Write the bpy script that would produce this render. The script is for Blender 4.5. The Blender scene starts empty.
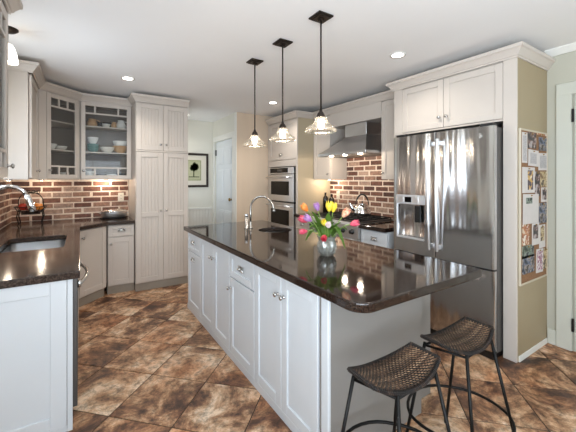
import bpy, bmesh, math, random
from mathutils import Vector, Matrix, Euler
random.seed(7)
PI = math.pi
SC = bpy.context.scene
COL = SC.collection

# ---------------------------------------------------------------- camera
H = 1.44
TH = math.atan(0.65)
cam_d = bpy.data.cameras.new('camera')
cam = bpy.data.objects.new('camera', cam_d)
COL.objects.link(cam)
cam.location = (0, 0, H)
cam.rotation_euler = (PI / 2, 0, -TH)
cam_d.sensor_width = 36
cam_d.lens = 20.0
cam_d.shift_y = -36.5 / 576
cam_d.clip_start = 0.02
SC.camera = cam

# ---------------------------------------------------------------- world, light, exposure
world = bpy.data.worlds.new('world')
SC.world = world
world.use_nodes = True
bg = world.node_tree.nodes['Background']
bg.inputs[0].default_value = (0.75, 0.86, 1.0, 1)
bg.inputs[1].default_value = 1.0
SC.view_settings.view_transform = 'Standard'
SC.view_settings.look = 'None'
SC.view_settings.gamma = 1
SC.view_settings.use_curve_mapping = False
SC.view_settings.exposure = 0.66
try:
    SC.cycles.use_denoising = True
    SC.cycles.max_bounces = 12
    SC.cycles.diffuse_bounces = 6
    SC.cycles.glossy_bounces = 6
    SC.cycles.transparent_max_bounces = 16
    SC.cycles.sample_clamp_indirect = 6
    SC.cycles.caustics_reflective = False
    SC.cycles.caustics_refractive = False
except Exception:
    pass


def area(name, loc, rot, sx, sy, power, col):
    l = bpy.data.lights.new(name, 'AREA')
    l.shape = 'RECTANGLE'
    l.size, l.size_y = sx, sy
    l.energy = power
    l.color = col
    o = bpy.data.objects.new(name, l)
    o.location = loc
    o.rotation_euler = rot
    COL.objects.link(o)
    return o


def lamp(name, loc, power, col, radius=0.03, spot=None, blend=0.6):
    l = bpy.data.lights.new(name, 'SPOT' if spot else 'POINT')
    l.energy = power
    l.color = col
    l.shadow_soft_size = radius
    if spot:
        l.spot_size = spot
        l.spot_blend = blend
    o = bpy.data.objects.new(name, l)
    o.location = loc
    COL.objects.link(o)
    return o


DAY = (0.82, 0.91, 1.0)
WARM = (1.0, 0.84, 0.66)
# daylight through the rear and sink windows, plus added left and hall windows
area('daylight_rear', (0.35, -2.36, 1.45), (PI / 2 + 0.85, 0, 0), 1.7, 1.9, 38, DAY)
area('added_daylight_left', (-0.68, -0.75, 1.35), (PI / 2 + 0.75, 0, -PI / 2 + 0.5), 2.3, 1.9, 100, DAY)  # added source, unseen, tilted up to light the ceiling and island
area('daylight_sink', (-0.775, 3.15, 1.72), (PI / 2 + 0.1, 0, -PI / 2), 0.66, 0.86, 10, DAY)
area('added_daylight_hall', (1.335, 5.68, 1.55), (PI / 2 + 0.45, 0, -PI / 2), 0.6, 1.2, 1.8, DAY)  # added behind the pantry to brighten the hall door and far ceiling


# ---------------------------------------------------------------- materials
def lin(c):
    c = c / 255.0
    return c / 12.92 if c <= 0.04045 else ((c + 0.055) / 1.055) ** 2.4


def rgb(r, g, b):
    return (lin(r), lin(g), lin(b), 1)


def new_mat(name):
    m = bpy.data.materials.new(name)
    m.use_nodes = True
    nt = m.node_tree
    return m, nt, nt.nodes['Principled BSDF'], nt.nodes, nt.links


def mat(name, col, rough=0.5, metal=0.0, var=0.0, scale=8.0, bump=0.0, stretch=(1, 1, 1), coat=0.0, spec=None):
    m, nt, b, N, L = new_mat(name)
    b.inputs['Base Color'].default_value = col
    b.inputs['Roughness'].default_value = rough
    b.inputs['Metallic'].default_value = metal
    if coat:
        b.inputs['Coat Weight'].default_value = coat
        b.inputs['Coat Roughness'].default_value = 0.05
    if spec is not None:
        b.inputs['Specular IOR Level'].default_value = spec
    tc = N.new('ShaderNodeTexCoord')
    mp = N.new('ShaderNodeMapping')
    mp.inputs['Scale'].default_value = stretch
    L.new(tc.outputs['Object'], mp.inputs[0])
    nz = N.new('ShaderNodeTexNoise')
    nz.inputs['Scale'].default_value = scale
    nz.inputs['Detail'].default_value = 5
    L.new(mp.outputs[0], nz.inputs['Vector'])
    if var:
        cr = N.new('ShaderNodeValToRGB')
        cr.color_ramp.elements[0].position = 0.3
        cr.color_ramp.elements[1].position = 0.7
        cr.color_ramp.elements[0].color = tuple(c * (1 - var) for c in col[:3]) + (1,)
        cr.color_ramp.elements[1].color = tuple(min(1, c * (1 + var)) for c in col[:3]) + (1,)
        L.new(nz.outputs['Fac'], cr.inputs[0])
        L.new(cr.outputs[0], b.inputs['Base Color'])
    if bump:
        bp = N.new('ShaderNodeBump')
        bp.inputs['Strength'].default_value = bump
        bp.inputs['Distance'].default_value = 0.01
        L.new(nz.outputs['Fac'], bp.inputs['Height'])
        L.new(bp.outputs[0], b.inputs['Normal'])
    return m


def emis(name, col, strength):
    m, nt, b, N, L = new_mat(name)
    b.inputs['Base Color'].default_value = col
    b.inputs['Emission Color'].default_value = col
    b.inputs['Emission Strength'].default_value = strength
    return m


def thin_glass(name, tint=(1, 1, 1, 1), clear=0.9, rough=0.02, edge=0.6):
    m, nt, b, N, L = new_mat(name)
    out = N['Material Output']
    tr = N.new('ShaderNodeBsdfTransparent')
    tr.inputs[0].default_value = tint
    gl = N.new('ShaderNodeBsdfGlossy')
    gl.inputs['Roughness'].default_value = rough
    fr = N.new('ShaderNodeLayerWeight')
    fr.inputs['Blend'].default_value = 0.35
    mth = N.new('ShaderNodeMath')
    mth.operation = 'MULTIPLY_ADD'
    mth.inputs[1].default_value = edge
    mth.inputs[2].default_value = 1 - clear
    L.new(fr.outputs['Fresnel'], mth.inputs[0])
    mx = N.new('ShaderNodeMixShader')
    L.new(mth.outputs[0], mx.inputs[0])
    L.new(tr.outputs[0], mx.inputs[1])
    L.new(gl.outputs[0], mx.inputs[2])
    L.new(mx.outputs[0], out.inputs['Surface'])
    return m


def island_mat(name, stops, rough=0.8, nscale=25.0, namt=0.25, bump=0.3, bscale=60.0, mix2=None):
    """colour picked per separate piece of the mesh, broken up by noise"""
    m, nt, b, N, L = new_mat(name)
    geo = N.new('ShaderNodeNewGeometry')
    cr = N.new('ShaderNodeValToRGB')
    el = cr.color_ramp.elements
    while len(el) < len(stops):
        el.new(0.5)
    for i, (p, c) in enumerate(stops):
        el[i].position = p
        el[i].color = c
    L.new(geo.outputs['Random Per Island'], cr.inputs[0])
    tc = N.new('ShaderNodeTexCoord')
    nz = N.new('ShaderNodeTexNoise')
    nz.inputs['Scale'].default_value = nscale
    nz.inputs['Detail'].default_value = 6
    L.new(tc.outputs['Object'], nz.inputs['Vector'])
    mr = N.new('ShaderNodeMapRange')
    mr.inputs['From Min'].default_value = 0.3
    mr.inputs['From Max'].default_value = 0.7
    mr.inputs['To Min'].default_value = 1 - namt
    mr.inputs['To Max'].default_value = 1 + namt
    L.new(nz.outputs['Fac'], mr.inputs['Value'])
    mx = N.new('ShaderNodeMix')
    mx.data_type = 'RGBA'
    mx.blend_type = 'MULTIPLY'
    mx.inputs['Factor'].default_value = 1
    L.new(cr.outputs[0], mx.inputs['A'])
    L.new(mr.outputs[0], mx.inputs['B'])
    L.new(mx.outputs['Result'], b.inputs['Base Color'])
    b.inputs['Roughness'].default_value = rough
    n2 = N.new('ShaderNodeTexNoise')
    n2.inputs['Scale'].default_value = bscale
    L.new(tc.outputs['Object'], n2.inputs['Vector'])
    bp = N.new('ShaderNodeBump')
    bp.inputs['Strength'].default_value = bump
    bp.inputs['Distance'].default_value = 0.01
    L.new(n2.outputs['Fac'], bp.inputs['Height'])
    L.new(bp.outputs[0], b.inputs['Normal'])
    return m


def tile_mat():
    m, nt, b, N, L = new_mat('slate_tile')
    geo = N.new('ShaderNodeNewGeometry')
    tc = N.new('ShaderNodeTexCoord')
    off = N.new('ShaderNodeVectorMath')
    off.operation = 'MULTIPLY_ADD'
    L.new(geo.outputs['Random Per Island'], off.inputs[0])
    off.inputs[1].default_value = (37, 61, 17)
    L.new(tc.outputs['Object'], off.inputs[2])
    n1 = N.new('ShaderNodeTexNoise')
    n1.inputs['Scale'].default_value = 2.6
    n1.inputs['Detail'].default_value = 9
    n1.inputs['Roughness'].default_value = 0.74
    n1.inputs['Distortion'].default_value = 0.5
    L.new(off.outputs[0], n1.inputs['Vector'])
    cr = N.new('ShaderNodeValToRGB')
    el = cr.color_ramp.elements
    stops = [(0.39, rgb(66, 45, 35)), (0.46, rgb(112, 78, 57)), (0.51, rgb(154, 115, 84)),
             (0.56, rgb(190, 154, 121)), (0.64, rgb(222, 198, 172))]
    while len(el) < len(stops):
        el.new(0.5)
    for i, (p, c) in enumerate(stops):
        el[i].position = p
        el[i].color = c
    wn = N.new('ShaderNodeMath')
    wn.operation = 'MULTIPLY_ADD'
    L.new(geo.outputs['Random Per Island'], wn.inputs[0])
    wn.inputs[1].default_value = 0.07
    sub = N.new('ShaderNodeMath')
    sub.operation = 'SUBTRACT'
    L.new(n1.outputs['Fac'], sub.inputs[0])
    sub.inputs[1].default_value = 0.02
    L.new(sub.outputs[0], wn.inputs[2])
    L.new(wn.outputs[0], cr.inputs[0])
    # rusty patches
    n2 = N.new('ShaderNodeTexNoise')
    n2.inputs['Scale'].default_value = 2.2
    n2.inputs['Detail'].default_value = 5
    L.new(off.outputs[0], n2.inputs['Vector'])
    r2 = N.new('ShaderNodeMapRange')
    r2.inputs['From Min'].default_value = 0.48
    r2.inputs['From Max'].default_value = 0.66
    r2.inputs['To Max'].default_value = 0.6
    L.new(n2.outputs['Fac'], r2.inputs['Value'])
    mx = N.new('ShaderNodeMix')
    mx.data_type = 'RGBA'
    mx.blend_type = 'MULTIPLY'
    mx.inputs['B'].default_value = (0.88, 0.55, 0.34, 1)
    L.new(r2.outputs[0], mx.inputs['Factor'])
    L.new(cr.outputs[0], mx.inputs['A'])
    # small pits and veins
    n3 = N.new('ShaderNodeTexNoise')
    n3.inputs['Scale'].default_value = 22
    n3.inputs['Detail'].default_value = 9
    n3.inputs['Roughness'].default_value = 0.7
    L.new(off.outputs[0], n3.inputs['Vector'])
    r3 = N.new('ShaderNodeMapRange')
    r3.inputs['From Min'].default_value = 0.36
    r3.inputs['From Max'].default_value = 0.54
    r3.inputs['To Min'].default_value = 0.42
    r3.inputs['To Max'].default_value = 1.12
    L.new(n3.outputs['Fac'], r3.inputs['Value'])
    m3 = N.new('ShaderNodeMix')
    m3.data_type = 'RGBA'
    m3.blend_type = 'MULTIPLY'
    m3.inputs['Factor'].default_value = 1
    L.new(mx.outputs['Result'], m3.inputs['A'])
    L.new(r3.outputs[0], m3.inputs['B'])
    L.new(m3.outputs['Result'], b.inputs['Base Color'])
    b.inputs['Roughness'].default_value = 0.42
    bp = N.new('ShaderNodeBump')
    bp.inputs['Strength'].default_value = 0.35
    bp.inputs['Distance'].default_value = 0.01
    L.new(n1.outputs['Fac'], bp.inputs['Height'])
    L.new(bp.outputs[0], b.inputs['Normal'])
    return m


def granite(name, dark, light, rough, ior=1.6):
    m, nt, b, N, L = new_mat(name)
    tc = N.new('ShaderNodeTexCoord')
    nz = N.new('ShaderNodeTexNoise')
    nz.inputs['Scale'].default_value = 140
    nz.inputs['Detail'].default_value = 4
    L.new(tc.outputs['Object'], nz.inputs['Vector'])
    cr = N.new('ShaderNodeValToRGB')
    cr.color_ramp.elements[0].position = 0.42
    cr.color_ramp.elements[0].color = dark
    cr.color_ramp.elements[1].position = 0.68
    cr.color_ramp.elements[1].color = light
    L.new(nz.outputs['Fac'], cr.inputs[0])
    L.new(cr.outputs[0], b.inputs['Base Color'])
    b.inputs['Roughness'].default_value = rough
    b.inputs['IOR'].default_value = ior
    return m


def steel_mat(name, col, rough, wav, scale=2.2, stretch=(1, 1, 0.16)):
    m, nt, b, N, L = new_mat(name)
    b.inputs['Base Color'].default_value = col
    b.inputs['Metallic'].default_value = 1
    b.inputs['Roughness'].default_value = rough
    tc = N.new('ShaderNodeTexCoord')
    mp = N.new('ShaderNodeMapping')
    mp.inputs['Scale'].default_value = stretch
    L.new(tc.outputs['Object'], mp.inputs[0])
    nz = N.new('ShaderNodeTexNoise')
    nz.inputs['Scale'].default_value = scale
    nz.inputs['Detail'].default_value = 1.5
    L.new(mp.outputs[0], nz.inputs['Vector'])
    bp = N.new('ShaderNodeBump')
    bp.inputs['Strength'].default_value = wav
    bp.inputs['Distance'].default_value = 0.05
    L.new(nz.outputs['Fac'], bp.inputs['Height'])
    L.new(bp.outputs[0], b.inputs['Normal'])
    return m


M = {}
M['paint'] = mat('cream_cabinet_paint', rgb(200, 191, 182), 0.38, var=0.02, scale=3)
M['daylight_tint_paint'] = mat('daylight_tint_cabinet_paint', rgb(206, 211, 216), 0.38, var=0.02, scale=3)  # same cabinet paint with the cool daylight put into its colour
M['end_grey'] = mat('grey_island_panel', rgb(132, 129, 125), 0.5, var=0.02, scale=3)  # grey tone, darker than the island fronts
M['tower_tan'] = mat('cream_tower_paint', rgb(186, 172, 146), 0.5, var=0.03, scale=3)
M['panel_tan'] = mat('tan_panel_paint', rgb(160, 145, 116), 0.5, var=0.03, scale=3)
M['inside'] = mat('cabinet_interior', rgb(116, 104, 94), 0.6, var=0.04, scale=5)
M['ceiling'] = mat('ceiling_paint', rgb(245, 245, 245), 0.9, var=0.01, scale=2, bump=0.02)
M['wall'] = mat('pale_wall_paint', rgb(226, 224, 214), 0.8, var=0.015, scale=2)
M['wall_green'] = mat('pale_green_wall_paint', rgb(184, 182, 168), 0.8, var=0.015, scale=2)
M['wall_beige'] = mat('warm_beige_panel', rgb(216, 197, 175), 0.7, var=0.02, scale=2, stretch=(6, 6, 0.4))
M['trim'] = mat('white_trim_paint', rgb(232, 231, 225), 0.45, var=0.01, scale=3)
M['door'] = mat('white_door_paint', rgb(222, 227, 230), 0.45, var=0.01, scale=3)
M['toe'] = mat('grey_toe_kick', rgb(152, 143, 130), 0.6, var=0.08, scale=5)
M['granite'] = granite('brown_granite', rgb(28, 20, 17), rgb(58, 44, 36), 0.06, 1.5)
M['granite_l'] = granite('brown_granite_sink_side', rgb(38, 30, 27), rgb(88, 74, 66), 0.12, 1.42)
M['tile'] = tile_mat()
M['grout'] = mat('dark_grout', rgb(70, 55, 44), 0.9, var=0.15, scale=30)
M['brick'] = island_mat('old_brick', [(0.0, rgb(76, 55, 50)), (0.2, rgb(104, 71, 61)), (0.4, rgb(124, 86, 72)),
                                      (0.58, rgb(140, 104, 88)), (0.75, rgb(160, 128, 110)), (0.88, rgb(178, 151, 134)), (1.0, rgb(112, 86, 79))], 0.85, 30, 0.3, 0.5)
M['mortar'] = mat('pale_mortar', rgb(224, 208, 192), 0.95, var=0.12, scale=40, bump=0.4)
M['steel'] = steel_mat('wavy_stainless', (0.62, 0.62, 0.63, 1), 0.17, 0.75, 6.0, (1, 1, 0.10))
M['steel_flat'] = mat('brushed_stainless', (0.68, 0.68, 0.69, 1), 0.32, 1.0, bump=0.03, scale=60, stretch=(0.05, 1, 1))
M['steel_dark'] = mat('grey_fridge_side', rgb(88, 86, 84), 0.4, 0.5)
M['silver'] = mat('silver_trim', rgb(205, 206, 208), 0.3, 0.45)
M['chrome'] = mat('chrome', (0.80, 0.81, 0.83, 1), 0.08, 1.0)
M['nickel'] = mat('satin_nickel', (0.50, 0.49, 0.47, 1), 0.25, 1.0)
M['black'] = mat('black_plastic', rgb(18, 18, 19), 0.35)
M['black_glass'] = mat('black_oven_glass', rgb(7, 7, 8), 0.08, spec=0.25)
M['iron'] = mat('black_iron', rgb(20, 19, 18), 0.5, 0.6, bump=0.1, scale=40)
M['cast'] = mat('cast_iron', rgb(22, 22, 23), 0.65, 0.3, bump=0.2, scale=60)
M['bronze'] = mat('oil_rubbed_bronze', rgb(58, 50, 44), 0.4, 0.7)
M['glass'] = thin_glass('cabinet_glass', (0.95, 0.96, 0.96, 1), 0.985, 0.02, 0.2)
M['shade'] = thin_glass('ribbed_shade_glass', (0.98, 0.96, 0.92, 1), 0.86, 0.08)
def _milky(m, amt, kind='ShaderNodeBsdfTranslucent'):
    nt = m.node_tree
    out = nt.nodes['Material Output']
    src = out.inputs['Surface'].links[0].from_socket
    tl = nt.nodes.new(kind)
    tl.inputs[0].default_value = (0.95, 0.92, 0.86, 1)
    mx = nt.nodes.new('ShaderNodeMixShader')
    mx.inputs[0].default_value = amt
    nt.links.new(src, mx.inputs[1])
    nt.links.new(tl.outputs[0], mx.inputs[2])
    nt.links.new(mx.outputs[0], out.inputs['Surface'])
_milky(M['shade'], 0.035)
M['vase'] = thin_glass('cut_crystal', (0.90, 0.95, 0.92, 1), 0.72, 0.05)
_milky(M['vase'], 0.22)
_milky(M['vase'], 0.10, 'ShaderNodeBsdfDiffuse')
M['water'] = thin_glass('vase_water', (0.80, 0.90, 0.84, 1), 0.9)
M['bulb'] = emis('glowing_bulb', (1.0, 0.86, 0.66, 1), 22)
M['can'] = emis('recessed_lens', (1.0, 0.95, 0.86, 1), 12)
M['puck'] = emis('puck_lens', (1.0, 0.84, 0.64, 1), 4)
M['lit_shade'] = emis('lit_frosted_shade', (1.0, 0.93, 0.82, 1), 1.6)
M['weave'] = island_mat('tan_cane', [(0.0, rgb(84, 60, 44)), (0.5, rgb(136, 104, 78)), (1.0, rgb(190, 158, 126))], 0.55, 60, 0.3, 0.2)
M['weave_dark'] = island_mat('black_cane', [(0.0, rgb(18, 15, 13)), (0.7, rgb(34, 26, 22)), (1.0, rgb(70, 50, 38))], 0.5, 60, 0.3, 0.2)
M['cork'] = mat('cork', rgb(136, 100, 70), 0.9, var=0.25, scale=80, bump=0.3)
M['board_frame'] = mat('cream_board_frame', rgb(196, 186, 166), 0.5, var=0.02)
M['trim_right'] = mat('pale_green_white_trim', rgb(198, 199, 188), 0.5, var=0.01, scale=3)
M['paper'] = mat('white_paper', rgb(204, 198, 194), 0.8, var=0.03, scale=20)
M['frame_dark'] = mat('dark_wood_frame', rgb(44, 32, 26), 0.4, var=0.15, scale=12, stretch=(1, 1, 6))
M['matboard'] = mat('cream_mat_board', rgb(222, 216, 202), 0.85, var=0.01)
M['art'] = mat('print_paper', rgb(186, 186, 152), 0.85, var=0.06, scale=30)
M['art_dark'] = mat('print_ink_green', rgb(66, 72, 46), 0.85, var=0.3, scale=60)
M['leaf'] = mat('tulip_leaf', rgb(112, 150, 62), 0.45, var=0.25, scale=14)
M['stem'] = mat('tulip_stem', rgb(120, 150, 70), 0.5, var=0.15, scale=14)
M['brass'] = mat('aged_brass', rgb(150, 120, 70), 0.3, 1.0)
M['outlet'] = mat('ivory_plastic', rgb(232, 224, 208), 0.45)
M['slot'] = mat('outlet_slots', rgb(90, 80, 70), 0.6)
M['white_ceramic'] = mat('white_glazed_ceramic', rgb(228, 226, 220), 0.2)
M['tan_ceramic'] = mat('tan_glazed_ceramic', rgb(190, 150, 108), 0.3, var=0.1)
M['teal_ceramic'] = mat('teal_glazed_ceramic', rgb(92, 132, 130), 0.25, var=0.1)
M['dark_ceramic'] = mat('dark_glazed_ceramic', rgb(52, 50, 52), 0.25, var=0.1)
M['bottle'] = mat('dark_bottle_glass', rgb(24, 20, 14), 0.08)
M['sky'] = emis('daylight_sky', (0.80, 0.90, 1.0, 1), 2.0)


# ---------------------------------------------------------------- mesh helpers
class MB:
    def __init__(self):
        self.bm = bmesh.new()

    def box(self, x0, x1, y0, y1, z0, z1, bev=0.0, seg=1, mtx=None):
        bm = self.bm
        m = Matrix.Translation(((x0 + x1) / 2, (y0 + y1) / 2, (z0 + z1) / 2)) @ Matrix.Diagonal((abs(x1 - x0), abs(y1 - y0), abs(z1 - z0), 1))
        r = bmesh.ops.create_cube(bm, size=1, matrix=m)
        vs = r['verts']
        if bev:
            es = list({e for v in vs for e in v.link_edges})
            rb = bmesh.ops.bevel(bm, geom=es, offset=bev, segments=seg, affect='EDGES', profile=0.5)
            vs = list({v for v in rb['verts']} | {v for v in vs if v.is_valid})
        if mtx is not None:
            bmesh.ops.transform(bm, matrix=mtx, verts=[v for v in vs if v.is_valid])
        return self

    def prism(self, pts, z0, z1, bev=0.0):
        bm = self.bm
        a = [bm.verts.new((x, y, z0)) for x, y in pts]
        b = [bm.verts.new((x, y, z1)) for x, y in pts]
        n = len(pts)
        fs = [bm.faces.new(list(reversed(a))), bm.faces.new(b)]
        for i in range(n):
            fs.append(bm.faces.new((a[i], a[(i + 1) % n], b[(i + 1) % n], b[i])))
        if bev:
            es = list({e for f in fs for e in f.edges})
            bmesh.ops.bevel(bm, geom=es, offset=bev, segments=1, affect='EDGES', profile=0.5)
        return self

    def prism_axis(self, pts, a0, a1, axis='x'):
        """polygon in the plane across the axis, extruded along it"""
        bm = self.bm
        def P(u, v, t):
            return (t, u, v) if axis == 'x' else (u, t, v)
        a = [bm.verts.new(P(u, v, a0)) for u, v in pts]
        b = [bm.verts.new(P(u, v, a1)) for u, v in pts]
        n = len(pts)
        bm.faces.new(list(reversed(a)))
        bm.faces.new(b)
        for i in range(n):
            bm.faces.new((a[i], a[(i + 1) % n], b[(i + 1) % n], b[i]))
        return self

    def lathe(self, prof, seg=24, c=(0, 0, 0), mtx=None, ribs=None):
        """prof = [(r, z)...] around z; ribs=(count, amount) flutes the radius"""
        bm = self.bm
        rings = []
        for r, z in prof:
            if r < 1e-6:
                rings.append([bm.verts.new((c[0], c[1], c[2] + z))])
            else:
                ring = []
                for i in range(seg):
                    a = 2 * PI * i / seg
                    rr = r * (1 + (ribs[1] * math.cos(ribs[0] * a) if ribs else 0))
                    ring.append(bm.verts.new((c[0] + rr * math.cos(a), c[1] + rr * math.sin(a), c[2] + z)))
                rings.append(ring)
        vs = [v for r in rings for v in r]
        for p, q in zip(rings[:-1], rings[1:]):
            if len(p) == 1 and len(q) == 1:
                continue
            if len(p) == 1:
                for i in range(seg):
                    bm.faces.new((p[0], q[(i + 1) % seg], q[i]))
            elif len(q) == 1:
                for i in range(seg):
                    bm.faces.new((p[i], p[(i + 1) % seg], q[0]))
            else:
                for i in range(seg):
                    bm.faces.new((p[i], p[(i + 1) % seg], q[(i + 1) % seg], q[i]))
        if mtx is not None:
            bmesh.ops.transform(bm, matrix=mtx, verts=vs)
        return self

    def tube(self, pts, r, seg=8, closed=False, caps=True, radii=None, flat=None):
        bm = self.bm
        P = [Vector(p) for p in pts]
        n = len(P)
        rings = []
        ref = None
        for i in range(n):
            if closed:
                t = P[(i + 1) % n] - P[i - 1]
            else:
                t = P[min(i + 1, n - 1)] - P[max(i - 1, 0)]
            t.normalize()
            if ref is None:
                ref = Vector((0, 0, 1)) if abs(t.z) < 0.9 else Vector((1, 0, 0))
            u = ref - t * ref.dot(t)
            if u.length < 1e-5:
                u = Vector((1, 0, 0)) - t * t.x
            u.normalize()
            ref = u
            w = t.cross(u)
            rr = radii[i] if radii else r
            ring = []
            for k in range(seg):
                a = 2 * PI * k / seg
                fu = flat if flat else 1
                ring.append(bm.verts.new(P[i] + u * (rr * fu * math.cos(a)) + w * (rr * math.sin(a))))
            rings.append(ring)
        rng = range(n) if closed else range(n - 1)
        for i in rng:
            p, q = rings[i], rings[(i + 1) % n]
            for k in range(seg):
                bm.faces.new((p[k], p[(k + 1) % seg], q[(k + 1) % seg], q[k]))
        if caps and not closed:
            bm.faces.new(list(reversed(rings[0])))
            bm.faces.new(rings[-1])
        return self

    def sphere(self, c, r, sx=1, sy=1, sz=1, u=16, v=10, mtx=None):
        m = Matrix.Translation(c) @ Matrix.Diagonal((sx, sy, sz, 1))
        if mtx is not None:
            m = mtx @ m
        bmesh.ops.create_uvsphere(self.bm, u_segments=u, v_segments=v, radius=r, matrix=m)
        return self

    def grid(self, fn, nu, nv, closed_u=False):
        bm = self.bm
        vs = [[bm.verts.new(fn(i / nu, j / nv)) for i in range(nu + (0 if closed_u else 1))] for j in range(nv + 1)]
        w = len(vs[0])
        for j in range(nv):
            for i in range(nu):
                bm.faces.new((vs[j][i], vs[j][(i + 1) % w], vs[j + 1][(i + 1) % w], vs[j + 1][i]))
        return self

    def build(self, name, m, parent=None, smooth=False, loc=None, rot=None):
        bmesh.ops.recalc_face_normals(self.bm, faces=self.bm.faces)
        me = bpy.data.meshes.new(name)
        self.bm.to_mesh(me)
        self.bm.free()
        if smooth:
            for p in me.polygons:
                p.use_smooth = True
        me.materials.append(m)
        o = bpy.data.objects.new(name, me)
        COL.objects.link(o)
        if parent is not None:
            o.parent = parent
        if loc:
            o.location = loc
        if rot:
            o.rotation_euler = rot
        return o


def smooth_angle(o, deg=40):
    """smooth shading with hard edges kept above the angle"""
    me = o.data
    bm = bmesh.new()
    bm.from_mesh(me)
    for f in bm.faces:
        f.smooth = True
    for e in bm.edges:
        if len(e.link_faces) == 2 and e.calc_face_angle(0) > math.radians(deg):
            e.smooth = False
    bm.to_mesh(me)
    bm.free()
    return o


def tag(o, label=None, cat=None, group=None, kind=None):
    if label:
        o['label'] = label
    if cat:
        o['category'] = cat
    if group:
        o['group'] = group
    if kind:
        o['kind'] = kind
    return o


def thing(name, label, cat, loc=(0, 0, 0), rz=0.0, group=None):
    o = bpy.data.objects.new(name, None)
    o.empty_display_size = 0.05
    o.location = loc
    o.rotation_euler = (0, 0, rz)
    COL.objects.link(o)
    return tag(o, label, cat, group)


def copy_tree(o, parent=None):
    c = o.copy()
    COL.objects.link(c)
    if parent is not None:
        c.parent = parent
    for ch in list(o.children):
        copy_tree(ch, c)
    return c


def struct(name, mb, m, parent=None, label=None, smooth=False):
    o = mb.build(name, m, parent, smooth)
    if parent is None:
        tag(o, label, None, None, 'structure')
    return o


def round_poly(pts, radii, n=6):
    out = []
    k = len(pts)
    for i in range(k):
        r = radii[i]
        p = Vector(pts[i])
        if r <= 0:
            out.append((p.x, p.y))
            continue
        a = (Vector(pts[i - 1]) - p).normalized()
        b = (Vector(pts[(i + 1) % k]) - p).normalized()
        ang = a.angle(b)
        d = r / math.tan(ang / 2)
        cen = p + (a + b).normalized() * (r / math.sin(ang / 2))
        s = p + a * d - cen
        e = p + b * d - cen
        tot = s.angle_signed(e)
        for j in range(n + 1):
            rot = Matrix.Rotation(-tot * j / n, 2)
            q = cen + rot @ s
            out.append((q.x, q.y))
    return out


def slab(name, outer, holes, z0, z1, bev, m, parent=None):
    """worktop: 2D outline with holes, extruded with an eased edge"""
    cu = bpy.data.curves.new(name, 'CURVE')
    cu.dimensions = '2D'
    cu.fill_mode = 'BOTH'
    for poly in [outer] + holes:
        sp = cu.splines.new('POLY')
        sp.points.add(len(poly) - 1)
        for i, (x, y) in enumerate(poly):
            sp.points[i].co = (x, y, 0, 1)
        sp.use_cyclic_u = True
    cu.extrude = (z1 - z0) / 2 - bev
    cu.bevel_depth = bev
    cu.bevel_resolution = 2
    cu.offset = -bev
    t = bpy.data.objects.new('tmp', cu)
    COL.objects.link(t)
    dg = bpy.context.evaluated_depsgraph_get()
    me = bpy.data.meshes.new_from_object(t.evaluated_get(dg))
    bpy.data.objects.remove(t)
    bpy.data.curves.remove(cu)
    me.name = name
    me.transform(Matrix.Translation((0, 0, (z0 + z1) / 2)))
    for p in me.polygons:
        p.use_smooth = False
    me.materials.clear()
    me.materials.append(m)
    o = bpy.data.objects.new(name, me)
    COL.objects.link(o)
    if parent is not None:
        o.parent = parent
    return o


CROWN = [(0, 0), (0.010, 0), (0.012, 0.012), (0.020, 0.016), (0.030, 0.034), (0.048, 0.058), (0.060, 0.066), (0.062, 0.085), (0.062, 0.090), (0, 0.090)]


def crown(path, zb, parent, m, prof=CROWN, name='crown_molding', flip=1):
    """moulding swept along a plan polyline; the outside is on the right hand (flip=1) of its direction"""
    mb = MB()
    bm = mb.bm
    P = [Vector((p[0], p[1])) for p in path]
    n = len(P)
    nor = []
    for i in range(n - 1):
        d = (P[i + 1] - P[i]).normalized()
        nor.append(Vector((d.y, -d.x)) * flip)
    rings = []
    for i in range(n):
        if i == 0:
            o = nor[0]
        elif i == n - 1:
            o = nor[-1]
        else:
            s = nor[i - 1] + nor[i]
            o = s / (1 + nor[i - 1].dot(nor[i]))
        rings.append([bm.verts.new((P[i].x + o.x * u, P[i].y + o.y * u, zb + v)) for u, v in prof])
    k = len(prof)
    for a, b in zip(rings[:-1], rings[1:]):
        for j in range(k):
            bm.faces.new((a[j], a[(j + 1) % k], b[(j + 1) % k], b[j]))
    bm.faces.new(rings[0])
    bm.faces.new(list(reversed(rings[-1])))
    return mb.build(name, m, parent)


# cabinets are built looking at their front: x to the right, y into the cabinet, z up; the door face is y = 0
DT = 0.022


def shaker(parent, x0, x1, z0, z1, m, name='door', rail=0.062, bead=False, mids=(), rec=0.010, y=0.0):
    mb = MB()
    b = 0.0025
    mb.box(x0, x0 + rail, y, y + DT, z0, z1, b)
    mb.box(x1 - rail, x1, y, y + DT, z0, z1, b)
    mb.box(x0 + rail, x1 - rail, y, y + DT, z1 - rail, z1, b)
    mb.box(x0 + rail, x1 - rail, y, y + DT, z0, z0 + rail, b)
    for zm in mids:
        mb.box(x0 + rail, x1 - rail, y, y + DT, zm - rail / 2, zm + rail / 2, b)
    # sloped inner lip and recessed panel
    if bead:
        w = x1 - x0 - 2 * rail
        k = max(3, round(w / 0.042))
        for i in range(k):
            a = x0 + rail + w * i / k
            mb.box(a + 0.001, a + w / k - 0.001, y + rec, y + DT - 0.001, z0 + rail, z1 - rail, 0.003)
        mb.box(x0 + rail, x1 - rail, y + rec + 0.004, y + DT - 0.001, z0 + rail, z1 - rail)
    else:
        mb.box(x0 + rail, x1 - rail, y + rec, y + DT - 0.001, z0 + rail, z1 - rail)
    return mb.build(name, m, parent)


def slab_front(parent, x0, x1, z0, z1, m, name='drawer', rail=0.0, y=0.0):
    mb = MB()
    if rail:
        return shaker(parent, x0, x1, z0, z1, m, name, rail)
    mb.box(x0, x1, y, y + DT, z0, z1, 0.003)
    return mb.build(name, m, parent)


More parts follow.
